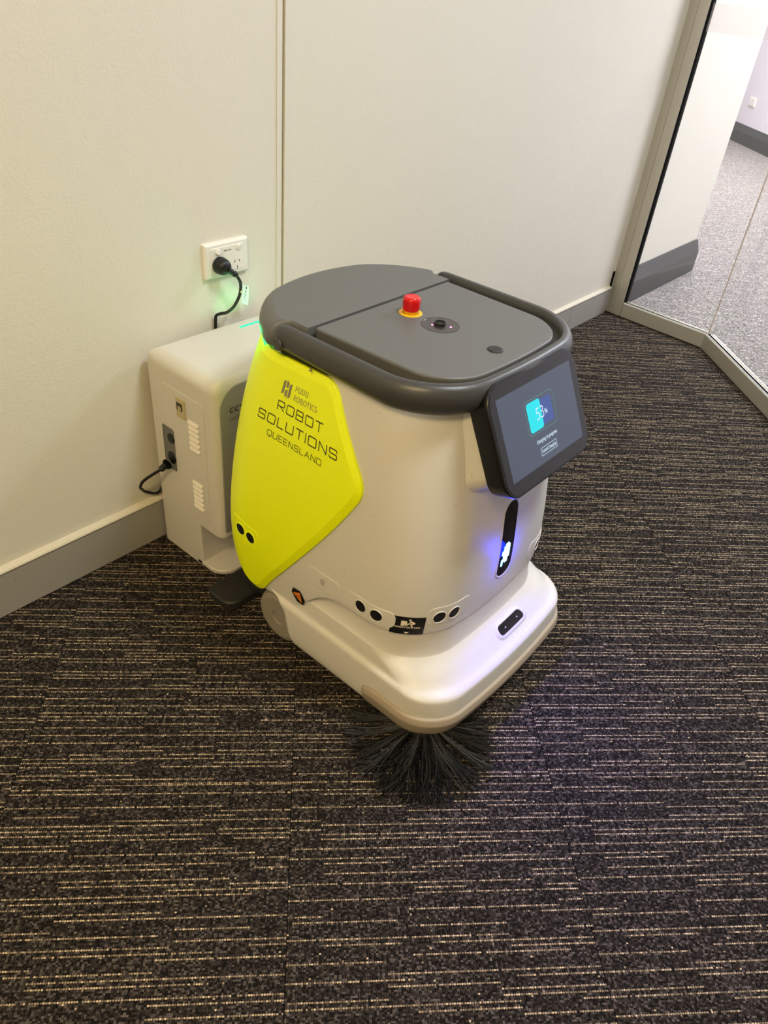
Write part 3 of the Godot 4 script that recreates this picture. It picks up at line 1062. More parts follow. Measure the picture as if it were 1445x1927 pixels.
func body() -> void:
	var m := Builder.new()
	var N := 300
	var rows := []
	for k in [[-0.03, 0.012], [-0.0045, 0.0], [-0.0012, 0.001], [0.0, 0.004]]:
		var r := PackedVector3Array()
		for i in N:
			var t := 10.0 * i / N
			r.append(surf(body_p, t, rim_y(t) + k[1], k[0]))
		rows.append(r)
	for j in range(1, 37):
		var r := PackedVector3Array()
		for i in N:
			var t := 10.0 * i / N
			r.append(body_p(t, lerpf(rim_y(t) + 0.004, brow_y(t) - 0.005, j / 36.0)))
		rows.append(r)
	var r2 := PackedVector3Array()
	for i in N: r2.append(surf(body_p, 10.0 * i / N, brow_y(10.0 * i / N), -0.006))
	rows.append(r2)
	m.grid(rows, 0, true)
	m.fan(rows[-1], 1)
	m.fan(rows[0], 2)
	part("body_shell", m, cream, bot, Vector3(0, 0.42, 0.58))
	# front sensor covers: left corner, front left, front right corner, blank cover with a touch mark
	sensor_cover(3.03, 0.2835, 0.112, 0.040, [[-0.010, 0.009], [0.026, 0.009]], false)
	sensor_cover(3.875, 0.298, 0.098, 0.042, [[-0.017, 0.006], [0.015, 0.006]], false)
	sensor_cover(3.875, 0.298, 0.098, 0.042, [[-0.017, 0.006], [0.015, 0.006]], true)
	sensor_cover(3.03, 0.2835, 0.112, 0.040, [[-0.010, 0.009], [0.026, 0.009]], true)
	m = Builder.new()
	plate(m, dense(rect2(0.088, 0.042, 0.014), 0.008), on_body(2.69, 0.277), [[-0.0002, -0.001], [0, 0.0006], [0.001, 0.0011]], 3)
	var blank := part("blank_cover", m, cream, bot, Vector3(0, 0.28, 0.58))
	m = Builder.new()
	var mp := on_body(2.685, 0.277)
	var spiral := PackedVector2Array()
	for i in 28: spiral.append(Vector2(6.6 - (0.06 * i), 0).rotated(0.4 + TAU * i / 30.0))
	for poly in Geometry2D.offset_polyline(spiral, 0.5, Geometry2D.JOIN_ROUND, Geometry2D.END_ROUND): shape(m, poly, mp, 0.001, 0.0014)
	shape(m, PackedVector2Array([Vector2(-2, 3), Vector2(0, 2.5), Vector2(2.5, -1), Vector2(1, -3), Vector2(-1.5, -2), Vector2(-0.5, 0)]), mp, 0.001, 0.0014)
	part("touch_mark", m, mat(Color(0.34, 0.32, 0.30), 0.6), blank, Vector3(0, 0.28, 0.58))
	stickers()
	# dark oblong window on the front with the blue light in it
	m = Builder.new()
	plate(m, dense(rect2(0.056, 0.178, 0.026), 0.008), on_body(5.0, 0.390), [[-0.0005, -0.001], [0.0, 0.0012], [0.002, 0.0016], [0.0035, 0.0004]], 0, false)
	var slot := part("indicator_window", m, cream, bot, Vector3(0, 0.39, 0.58))
	m = Builder.new()
	plate(m, dense(rect2(0.0495, 0.1715, 0.0235), 0.008), on_body(5.0, 0.390), [[0.0, -0.0008], [0.0001, 0.0006]], 5)
	part("dark_glass", m, mat(Color(0.012, 0.012, 0.03), 0.1), slot, Vector3(0, 0.39, 0.58))
	m = Builder.new()
	var dots := ["..##.", ".####", ".####", "#####", "#####", ".####", ".####", "####.", "#.##.", "#...."]
	var at := on_body(5.0, 0.357)
	for r in dots.size():
		for k in 5:
			if dots[r][k] == "#":
				plate(m, rect2(0.0054, 0.0054, 0.0015, 2), func(a: float, b: float, h: float) -> Vector3: return at.call(a + (k - 2) * 0.0050 - 0.002, b + (4.5 - r) * 0.0050, h), [[0, 0.0004], [0.0004, 0.0014]], 1, false)
	part("indicator_light", m, glow(Color(0.42, 0.72, 1.0), 9.0), slot, Vector3(0, 0.39, 0.58), "glowing blue white indicator light")
	var l := AreaLight3D.new()
	l.name = "indicator_lamp"
	l.area_size = Vector2(0.018, 0.045)
	l.light_color = Color(0.10, 0.16, 1.0)
	l.light_energy = 0.34
	l.area_range = 6.0
	l.area_attenuation = 2.0
	l.shadow_enabled = true
	bot.add_child(l, true)
	l.position = surf(body_p, 5.0, 0.357, 0.004) - bot.position
	l.rotation_degrees = Vector3(0, 180, 0)
	var side := OmniLight3D.new()   # what spills sideways from the raised dots
	side.name = "indicator_spill"
	side.light_color = Color(0.08, 0.14, 1.0)
	side.light_energy = 0.008
	side.light_size = 0.02
	side.omni_range = 3.0
	side.omni_attenuation = 2.0
	side.shadow_enabled = true
	bot.add_child(side, true)
	side.position = surf(body_p, 5.0, 0.357, 0.02) - bot.position

func sensor_cover(t0: float, y0: float, w: float, h: float, holes: Array, mirror: bool) -> void:
	var mp := on_body(t0, y0, mirror)
	var m := Builder.new()
	plate(m, dense(rect2(w, h, 0.015), 0.008), mp, [[-0.0002, -0.001], [0, 0.0006], [0.001, 0.0011]], 4)
	var c := part("sensor_cover", m, cream, bot, Vector3(0, y0, 0.58))
	lens_pair(c, mp, holes, y0, cream)

func lens_pair(c: Node3D, mp: Callable, holes: Array, y0: float, rim: Material, r := 0.0125) -> void:
	for k in holes:
		var m := Builder.new()
		plate(m, circle2(r + 0.002, 32, k[0] - 0.008, k[1] - 0.009), mp, [[0, 0.0008], [0.0006, 0.0024], [0.0016, 0.0026], [0.0024, 0.0012]], 0, false)
		part("sensor_rim", m, rim, c, Vector3(0, y0, 0.58))
		m = Builder.new()
		plate(m, circle2(r, 32, k[0] - 0.008, k[1] - 0.009), mp, [[0, 0.0004], [0.0002, 0.0013]], 3)
		var e := part("sensor_eye", m, black, c, Vector3(0, y0, 0.58))

func stickers() -> void:
	# folded warning sticker on the left tab
	var m := Builder.new()
	var mp := on_body(2.512, 0.193)
	shape(m, PackedVector2Array([Vector2(-17, 16), Vector2(4, 18), Vector2(21, -1), Vector2(18, -18), Vector2(-2, -19), Vector2(-21, 1)]), mp, 0.001, 0.0008)
	var w := part("warning_sticker", m, mat(Color(0.03, 0.03, 0.03), 0.5), bot, Vector3(0, 0.2, 0.58), "black and orange warning sticker")
	m = Builder.new()
	shape(m, PackedVector2Array([Vector2(3.5, 13), Vector2(14, -13.5), Vector2(-16, 1.5)]), mp, 0.001, 0.0014)
	part("triangle", m, mat(Color(0.93, 0.52, 0.10), 0.5), w, Vector3(0, 0.2, 0.58))
	m = Builder.new()
	for cx in [-3.2, 2.6]:
		var ring := PackedVector2Array()
		for i in 17: ring.append(Vector2(cx, 0.2) + Vector2(2.2, 0).rotated(TAU * i / 17.0))
		for poly in Geometry2D.offset_polyline(ring, 0.6, Geometry2D.JOIN_ROUND, Geometry2D.END_BUTT): shape(m, poly, mp, 0.001, 0.0019)
	part("marking", m, mat(Color(0.30, 0.12, 0.02), 0.5), w, Vector3(0, 0.2, 0.58))
	# handle with care label round the lower front left corner
	m = Builder.new()
	var cp := on_body(3.455, 0.2765)
	var lp := func(a: float, b: float, h: float) -> Vector3: return cp.call(a, b, h)
	plate(m, dense(rect2(0.063, 0.0435, 0.0006, 1), 0.005), cp, [[0, -0.0004], [0, 0.0008]], 4, false)
	var c := part("care_label", m, mat(Color(0.05, 0.048, 0.055), 0.4), bot, Vector3(0, 0.28, 0.58), "black handle with care label")
	var white := mat(Color(0.92, 0.88, 0.80), 0.5)
	m = Builder.new()
	for poly in [
		[-13, 0.5, -2.4, 0.5, -2.4, 2.2, -7.5, 2.2, -7.5, 3.2, -1.8, 3.2, -1.6, 9.5, -3, 13, -13, 13]]:
		var q := PackedVector2Array()
		for i in range(0, poly.size(), 2): q.append(Vector2(poly[i], poly[i + 1]))
		shape(m, q, cp, 0.001, 0.0011)
	for limb in [[5.6, 11.8, 11.4, 7.6, 4.0], [5.2, 11.6, -1.2, 2.8, 2.2], [11.4, 7.4, 5.0, 5.4, 3.2], [5.0, 5.6, 8.6, -0.2, 2.6]]:   # back, arm, thigh, shin of the lifting figure
		for poly in Geometry2D.offset_polyline(PackedVector2Array([Vector2(limb[0], limb[1]), Vector2(limb[2], limb[3])]), limb[4] / 2.0, Geometry2D.JOIN_ROUND, Geometry2D.END_ROUND): shape(m, poly, cp, 0.001, 0.0011)
	shape(m, circle2(2.3, 16, 2.8, 15.6), cp, 0.001, 0.0011)
	shape(m, PackedVector2Array([Vector2(-29, -7.0), Vector2(29, -7.0), Vector2(29, -6.4), Vector2(-29, -6.4)]), cp, 0.001, 0.0011)
	shape(m, PackedVector2Array([Vector2(-5.2, -15.4), Vector2(0, -20), Vector2(5.2, -15.4)]), cp, 0.001, 0.0011)
	text_on(m, "HANDLE WITH CARE", Vector2(0.047, 0.0042), func(a: float, b: float, h: float) -> Vector3: return cp.call(a, b - 0.0052, 0.0011), "Droid Sans", 700, 0.0, 1)
	part("lettering", m, white, c, Vector3(0, 0.28, 0.58))

func side_panels() -> void:
	for mirror in [false, true]:
		var st := func(t: float) -> float: return s_of(t)
		var poly := rounded([[s_of(1.05), 0.681, 0.01], [s_of(2.642), 0.685, 0.055], [s_of(2.948), 0.521, 0.045], [s_of(2.06), 0.096, 0.05], [s_of(1.25), 0.275, 0.03]], 12)
		poly = dense(poly, 0.012)
		var mp := func(a: float, b: float, h: float) -> Vector3:
			var q := surf(body_p, t_of(a), b, h)
			return Vector3(-q.x, q.y, q.z) if mirror else q
		var m := Builder.new()
		plate(m, poly, mp, [[-0.0002, -0.001], [0.0, 0.0042], [0.0012, 0.0052], [0.0135, 0.0096], [0.0150, 0.0099]], 14)
		var p := part("side_panel", m, lime, bot, Vector3(0, 0.42, 0.58), "lime yellow side panel")
		var s0 := s_of(2.0)
		var y0 := 0.2765
		var wp := func(a: float, b: float, h: float) -> Vector3: return mp.call(s0 + a, y0 + b, h + 0.0099)
		m = Builder.new()
		plate(m, dense(rounded([[-0.037, 0.030, 0.012], [0.0526, 0.0205, 0.016], [0.0466, -0.032, 0.010], [-0.0284, -0.037, 0.012]]), 0.01), wp, [[-0.0002, -0.001], [0, 0.0003], [0.001, 0.0008]], 3)
		var sc := part("sensor_cover", m, lime, p, Vector3(0, y0, 0.58))
		for k in [[-0.0045, 0.0025], [0.0255, -0.0025]]:
			m = Builder.new()
			plate(m, circle2(0.0145, 32, k[0], k[1]), wp, [[0, 0.0006], [0.0006, 0.0018], [0.0016, 0.0020], [0.0024, 0.0008]], 0, false)
			part("sensor_rim", m, lime, p, Vector3(0, y0, 0.58))
			m = Builder.new()
			plate(m, circle2(0.0125, 32, k[0], k[1]), wp, [[0, 0.0003], [0.0002, 0.0010]], 3)
			part("sensor_eye", m, black, p, Vector3(0, y0, 0.58))
		if mirror: continue
		var sz := func(z: float) -> float: return s_at_z(z + 0.005, 0.58)
		var tp := func(a: float, b: float, h: float) -> Vector3: return mp.call(a, b + 0.005, 0.0101 + h)
		m = Builder.new()
		stroke_text(m, "ROBOT", sz.call(0.472), sz.call(0.586), 0.5835, 0.0170, 0.0022, tp)
		part("lettering", m, ink, p, Vector3(0, 0.58, 0.58))
		m = Builder.new()
		stroke_text(m, "SOLUTIONS", sz.call(0.431), sz.call(0.624), 0.5495, 0.0175, 0.0023, tp)
		part("lettering", m, ink, p, Vector3(0, 0.58, 0.58))
		m = Builder.new()
		stroke_text(m, "QUEENSLAND", sz.call(0.461), sz.call(0.591), 0.5230, 0.0115, 0.0014, tp)
		part("lettering", m, ink, p, Vector3(0, 0.58, 0.58))
		var grey := mat(Color(0.56, 0.52, 0.42), 0.35, 0.3)
		m = Builder.new()
		text_on(m, "PUDU", Vector2(0.042, 0.0105), func(a: float, b: float, h: float) -> Vector3: return tp.call(sz.call(0.506) + a, 0.6305 + b, h))
		text_on(m, "ROBOTICS", Vector2(0.076, 0.0105), func(a: float, b: float, h: float) -> Vector3: return tp.call(sz.call(0.506) + a, 0.6135 + b, h))
		part("lettering", m, grey, p, Vector3(0, 0.58, 0.58), "small grey maker's lettering")
		m = Builder.new()
		var ex: float = sz.call(0.4725)
		for q in [[0, 3, 0, 28, 7.5, 31, 7.5, 6], [10.5, 18, 10.5, 32, 18.5, 28.5, 18.5, 19.5], [10.5, 3.2, 10.5, 12.5, 18.5, 16, 18.5, -0.5], [21.5, 0, 21.5, 26, 29, 29, 29, 3]]:
			var pl := PackedVector2Array()
			for i in range(0, 8, 2): pl.append(Vector2(q[i], q[i + 1]))
			shape(m, pl, func(a: float, b: float, h: float) -> Vector3: return tp.call(ex + a, 0.6115 + b, h), 0.001)
		part("emblem", m, grey, p, Vector3(0, 0.58, 0.58), "grey emblem of upright bars")

func ring_p(t: float, y: float) -> Vector3:
	var q := sec(RING, t)
	return Vector3(q.x, y, q.y)

func ring_off(t: float, y: float, off: float) -> Vector3:   # outward along the outline's own normal
	var a := ring_p(t + 0.004, y) - ring_p(t - 0.004, y)
	return ring_p(t, y) + a.cross(Vector3.UP).normalized() * off

func top() -> void:
	# dark collar under the top, so that the gap shows black
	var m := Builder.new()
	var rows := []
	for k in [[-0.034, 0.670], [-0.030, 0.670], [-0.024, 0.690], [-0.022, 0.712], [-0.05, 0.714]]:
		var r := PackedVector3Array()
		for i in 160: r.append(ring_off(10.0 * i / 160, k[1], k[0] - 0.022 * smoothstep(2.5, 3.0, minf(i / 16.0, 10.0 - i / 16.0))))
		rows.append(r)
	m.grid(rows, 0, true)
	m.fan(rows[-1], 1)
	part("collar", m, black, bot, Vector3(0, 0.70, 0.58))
	# U-shaped carrying handle round the sides and front
	m = Builder.new()
	rows = []
	var prof := [[-0.0260, 0.712], [-0.0265, 0.728], [-0.0245, 0.7385], [-0.0200, 0.7440], [-0.0140, 0.7450], [-0.0080, 0.7425], [-0.0030, 0.7365], [-0.0004, 0.7285], [0.0, 0.7190], [-0.0014, 0.7090], [-0.0050, 0.7005], [-0.0100, 0.6945], [-0.0160, 0.6915], [-0.0215, 0.6930], [-0.0245, 0.6980]]
	var t0 := 1.87
	var t1 := 8.13
	var NN := 200
	var centre := Vector2(-0.013, 0.7185)
	for i in NN + 1:
		var t := lerpf(t0, t1, float(i) / NN)
		var e := minf(i, NN - i) / 7.0
		var sc := 1.0 if e >= 1.0 else sqrt(maxf(0.0, 1.0 - (1.0 - e) ** 2)) * 0.9 + 0.1
		var r := PackedVector3Array()
		for k in prof:
			var q := centre + (Vector2(k[0], k[1]) - centre) * sc
			if q.y < 0.7185: q.y = lerpf(0.7185, q.y, lerpf(0.66, 1.0, smoothstep(1.9, 3.1, t) * smoothstep(8.1, 6.9, t)))
			r.append(ring_off(t, q.y, q.x))
		rows.append(r)
	m.grid(rows, 0, true)
	m.fan(rows[0], 1); m.fan(rows[-1], 2)
	var handle := part("handle", m, dark, bot, Vector3(0, 0.72, 0.58), "rounded dark grey carrying handle")
	for t in [2.03, 7.97]:
		m = Builder.new()
		var q := ring_off(t, 0.714, -0.004)
		var ax := (ring_off(t, 0.7, 0.01) - ring_off(t, 0.7, 0.0)).normalized()
		lathe(m, [[0.0105, 0.0], [0.0105, 0.0062], [0.0095, 0.0072], [0.0, 0.0074]], q, ax, 28)
		part("pivot", m, dark, handle, q - ax)
	# rear cap: rounded shoulders, notched for the handle ends
	m = Builder.new()
	var outline := []
	var M := 150
	for i in M + 1:
		var t := lerpf(7.82, 12.18, float(i) / M)   # round the back, from the right seam to the left one
		var tt := t if t < 10.0 else t - 10.0
		var q := 10.0 - tt if tt > 5.0 else tt
		outline.append([tt, lerpf(0.0, 0.034, smoothstep(1.80, 1.95, q))])
	rows = []
	for k in [[-0.012, 0.694], [-0.002, 0.700], [0.0, 0.706], [-0.0004, 0.714], [-0.0022, 0.7215], [-0.006, 0.7295], [-0.0115, 0.7360], [-0.0185, 0.7405], [-0.0260, 0.7430]]:
		var r := PackedVector3Array()
		for o in outline:
			var keep: float = 1.0 - 0.75 * o[1] / 0.034
			r.append(ring_off(o[0], k[1] if k[1] > 0.72 or o[1] < 0.02 else lerpf(k[1], 0.716, 0.6), -o[1] + k[0] * keep))
		rows.append(r)
	m.grid(rows, 0)
	var lid_y := 0.7430
	var flat_top := PackedVector3Array(rows[-1])
	m.fan(flat_top, 1)
	var seam := PackedVector3Array()
	for r in rows: seam.append(r[0])
	var seam2 := PackedVector3Array()
	for r in rows: seam2.append(r[-1])
	m.grid([seam, seam2], 3)
	var cap := part("rear_cap", m, dark_lid, bot, Vector3(0, 0.72, 0.42))
	# lid
	m = Builder.new()
	var lid := dense(rounded([[-0.186, 0.5165, 0.008], [0.186, 0.5165, 0.008], [0.178, 0.808, 0.085], [-0.178, 0.808, 0.085]], 14), 0.012)
	var fl := func(a: float, b: float, h: float) -> Vector3:
		var bow := 0.012 * clampf((b - 0.66) / 0.14, 0, 1) * (a / 0.178) ** 2
		return Vector3(a, 0.7425 + h, b - bow)
	plate(m, lid, fl, [[0.0, -0.030], [0.0, -0.004], [0.0008, -0.0016], [0.0028, -0.0002], [0.006, 0.0]], 4)
	var lidp := part("lid", m, dark_lid, bot, Vector3(0, 0.70, 0.66))
	m = Builder.new()
	plate(m, circle2(0.0135, 28, -0.009, 0.764), fl, [[0, -0.001], [0, 0.0012], [0.002, 0.0022]], 2)
	part("button_plug", m, rubber, lidp, Vector3(0, 0.70, 0.66))
	# upward camera
	m = Builder.new()
	plate(m, circle2(0.0345, 48, -0.002, 0.6425), fl, [[0, -0.001], [0, 0.0003], [0.0006, 0.0006], [0.0030, 0.0006], [0.0034, 0.0003]], 3)
	var lens := part("camera_window", m, mat(Color(0.22, 0.19, 0.20), 0.2), bot, Vector3(0, 0.70, 0.66), "round dark window of an upward camera")
	m = Builder.new()
	lathe(m, [[0.0105, 0.0], [0.0105, 0.0035], [0.0095, 0.0050], [0.0078, 0.0050], [0.0070, 0.0020]], Vector3(-0.002, 0.743, 0.6415), Vector3.UP, 32)
	part("camera_ring", m, black, lens, Vector3(0, 0.70, 0.64))
	m = Builder.new()
	lathe(m, [[0.0072, 0.0010], [0.0062, 0.0026], [0.0040, 0.0038], [0.0, 0.0043]], Vector3(-0.002, 0.743, 0.6415), Vector3.UP, 32)
	part("camera_eye", m, mat(Color(0.02, 0.02, 0.03), 0.04), lens, Vector3(0, 0.70, 0.64))
	for q in [Vector2(-0.0145, 0.634), Vector2(0.0045, 0.6605)]:
		m = Builder.new()
		lathe(m, [[0.0021, 0.0], [0.0017, 0.0008], [0.0, 0.0011]], Vector3(q.x, 0.7430, q.y), Vector3.UP, 14)
		part("infrared_light", m, glow(Color(1.0, 0.62, 0.86), 2.2), lens, Vector3(0, 0.70, 0.64))
	# emergency stop
	var so := Vector3(-0.003, 0.7425, 0.5755)
	m = Builder.new()
	lathe(m, [[0.0215, -0.0005], [0.0215, 0.0008], [0.0208, 0.0014], [0.0150, 0.0014], [0.0146, 0.0002]], so, Vector3.UP, 44)
	var stop := part("emergency_stop", m, mat(Color(0.90, 0.70, 0.03), 0.4), bot, so - Vector3.UP)
	m = Builder.new()
	lathe(m, [[0.0150, 0.0002], [0.0128, 0.0004]], so, Vector3.UP, 44)
	part("gap", m, black, stop, so - Vector3.UP)
	m = Builder.new()
	lathe(m, [[0.0138, 0.0], [0.0138, 0.0060], [0.0130, 0.0070]], so, Vector3.UP, 44)
	part("collar", m, mat(Color(0.85, 0.62, 0.05), 0.4), stop)
	m = Builder.new()
	lathe(m, [[0.0125, 0.0050], [0.0148, 0.0066], [0.0158, 0.0110], [0.0160, 0.0180], [0.0162, 0.0235], [0.0158, 0.0270], [0.0142, 0.0298], [0.0122, 0.0308], [0.0112, 0.0304], [0.0, 0.0300]], so, Vector3.UP, 44)
	part("push_button", m, mat(Color(0.80, 0.035, 0.04), 0.16), stop, Vector3.INF, "glossy red push button")
	# glowing green light at the back corners, under the cap
	m = Builder.new()
	rows = []
	for k in [[-0.004, 0.694], [0.0050, 0.694], [0.0065, 0.690], [0.0065, 0.676], [0.004, 0.673]]:
		var r := PackedVector3Array()
		for i in 60: r.append(surf(body_p, lerpf(0.3, 1.70, i / 59.0), k[1], k[0]))
		rows.append(r)
	m.grid(rows, 0)
	part("status_light", m, glow(Color(0.05, 0.95, 0.55), 1.3), bot, Vector3(0, 0.68, 0.58), "glowing green status light at the back corner")
	var l := OmniLight3D.new()
	l.name = "status_lamp"
	l.light_color = Color(0.1, 1.0, 0.5)
	l.light_energy = 0.002
	l.light_size = 0.01
	l.omni_range = 4.0
	l.omni_attenuation = 2.0
	l.shadow_enabled = true
	bot.add_child(l, true)
	l.position = surf(body_p, 1.45, 0.683, 0.025) - bot.position
	# a screw in the gap
	m = Builder.new()
	var sp := ring_off(2.37, 0.690, -0.012)
	lathe(m, [[0.0026, 0.0], [0.0026, 0.003], [0.0018, 0.004], [0.0, 0.004]], sp, (ring_off(2.37, 0.69, 0.0) - ring_off(2.37, 0.69, -0.01)).normalized(), 14)
	part("screw", m, mat(Color(0.7, 0.66, 0.6), 0.3, 0.9), bot)

func screen() -> void:
	var th := 0.472
	var u := Vector3(0, cos(th), -sin(th))
	var n := Vector3(0, sin(th), cos(th))
	var o := Vector3(-0.006, 0.6555, 0.8755)
	var f := flat(o, Vector3.RIGHT, u, n)
	var m := Builder.new()
	var shell := dense(rect2(0.2705, 0.1925, 0.036, 10), 0.02)
	plate(m, shell, f, [[0.020, -0.044], [0.010, -0.0430], [0.0050, -0.0390], [0.0, -0.006], [0.0004, -0.0018], [0.0018, -0.0002], [0.0036, 0.0]], 2, false)
	var row := PackedVector3Array()
	for p in inset(shell, 0.020): row.append(f.call(p.x, p.y, -0.044))
	m.fan(row, 5)
	var s := part("screen", m, mat(Color(0.03, 0.03, 0.034), 0.36), bot, Vector3.INF, "tilted touch screen in a rounded dark case")
	m = Builder.new()
	plate(m, rect2(0.2615, 0.1835, 0.032, 10), f, [[0, -0.0004], [0, 0.0003], [0.0006, 0.0006]], 3)
	part("bezel_glass", m, mat(Color(0.085, 0.083, 0.08), 0.16), s, o - n)
	m = Builder.new()
	var dd := flat(o + n * 0.0006 + u * 0.0015, Vector3.RIGHT, u, n)
	plate(m, rect2(0.2265, 0.139, 0.0008, 1), dd, [[0, -0.0002], [0, 0.0002]], 1)
	part("display", m, glow(Color(0.36, 0.395, 0.47), 0.62, Color(0.02, 0.02, 0.025)), s, o - n)
	var at := func(px: float, py: float) -> Callable: return flat(o + n * 0.0009 + u * (0.0015 + py) + Vector3.RIGHT * px, Vector3.RIGHT, u, n)
	# battery picture: outline, pale fill and bright charge
	m = Builder.new()
	var bx: Callable = at.call(0.0, 0.013)
	for side in [1.0, -1.0]:
		var ol := PackedVector2Array()
		for p in rect2(88, 58, 9, 6): if p.x * side > -22.0 or p.x * side > 0: ol.append(p)
	var line := rect2(88, 58, 9, 6)
	var open := PackedVector2Array()
	for i in line.size() + 1: open.append(line[i % line.size()])
	for half in [open.slice(0, open.size() / 2 + 1), open.slice(open.size() / 2, open.size())]:
		for poly in Geometry2D.offset_polyline(half, 0.5, Geometry2D.JOIN_ROUND, Geometry2D.END_BUTT): shape(m, poly, bx, 0.001, 0.0001)
	part("battery_outline", m, glow(Color(0.42, 0.68, 0.66), 0.55), s, o - n)
	m = Builder.new()
	shape(m, rounded([[-34, -22, 4], [36, -22, 4], [36, 22, 4], [-34, 22, 4]], 5), bx, 0.001, 0.0001)
	part("battery_rest", m, glow(Color(0.27, 0.37, 0.66), 0.75), s, o - n)
	m = Builder.new()
	shape(m, rounded([[-39, -25, 6], [2, -25, 6], [2, 25, 6], [-39, 25, 6]], 6), bx, 0.001, 0.0003)
	part("battery_charge", m, glow(Color(0.0, 0.86, 0.90), 1.0), s, o - n)
	m = Builder.new()
	text_on(m, "53", Vector2(0.0225, 0.0205), at.call(-0.0145, 0.0035), "Droid Sans", 400, 0.0006)
	text_on(m, "%", Vector2(0.0085, 0.0085), at.call(0.0105, 0.007), "Droid Sans", 700, 0.0006)
	part("lettering", m, screen_white, s, o - n)
	m = Builder.new()
	text_on(m, "Charging in progress", Vector2(0.064, 0.0058), at.call(0.003, -0.0335), "Droid Sans", 700, 0.0004, 1)
	text_on(m, "Cancel Charging", Vector2(0.045, 0.0056), at.call(0.003, -0.0520), "Droid Sans", 700, 0.0004, 1)
	for q in [[-25.5, 25.5, 6.2, 7.0], [-25.5, 25.5, -7.0, -6.2], [-25.5, -24.8, -7.0, 7.0], [24.8, 25.5, -7.0, 7.0]]:
		shape(m, PackedVector2Array([Vector2(q[0], q[2]), Vector2(q[1], q[2]), Vector2(q[1], q[3]), Vector2(q[0], q[3])]), at.call(0.003, -0.0495), 0.001, 0.0004)
	part("lettering", m, screen_white, s, o - n)
	# bracket between the body and the screen
	m = Builder.new()
	var rows := []
	var near := rounded([[-0.140, 0.528, 0.035], [0.140, 0.528, 0.035], [0.134, 0.690, 0.012], [-0.134, 0.690, 0.012]], 8)
	var far := rounded([[-0.116, -0.076, 0.026], [0.116, -0.076, 0.026], [0.116, 0.076, 0.012], [-0.116, 0.076, 0.012]], 8)
	for k in 5:
		var r := PackedVector3Array()
		for i in near.size():
			var a := Vector3(near[i].x, near[i].y, 0.800 + (0.69 - near[i].y) * 0.16)
			r.append(a.lerp(f.call(far[i].x, far[i].y, -0.038), k / 4.0))
		rows.append(r)
	m.grid(rows, 0, true)
	m.fan(rows[0], 1); m.fan(rows[-1], 2)
	part("bracket", m, cream, bot)
	m = Builder.new()
	block(m, rounded([[-0.108, -0.0850, 0.002], [0.108, -0.0850, 0.002], [0.108, -0.0790, 0.002], [-0.108, -0.0790, 0.002]], 3), f, -0.040, 0.0008, -0.049)
	part("light_strip", m, glow(Color(0.05, 0.30, 1.0), 1.6), bot, Vector3.INF, "thin blue light strip under the screen")

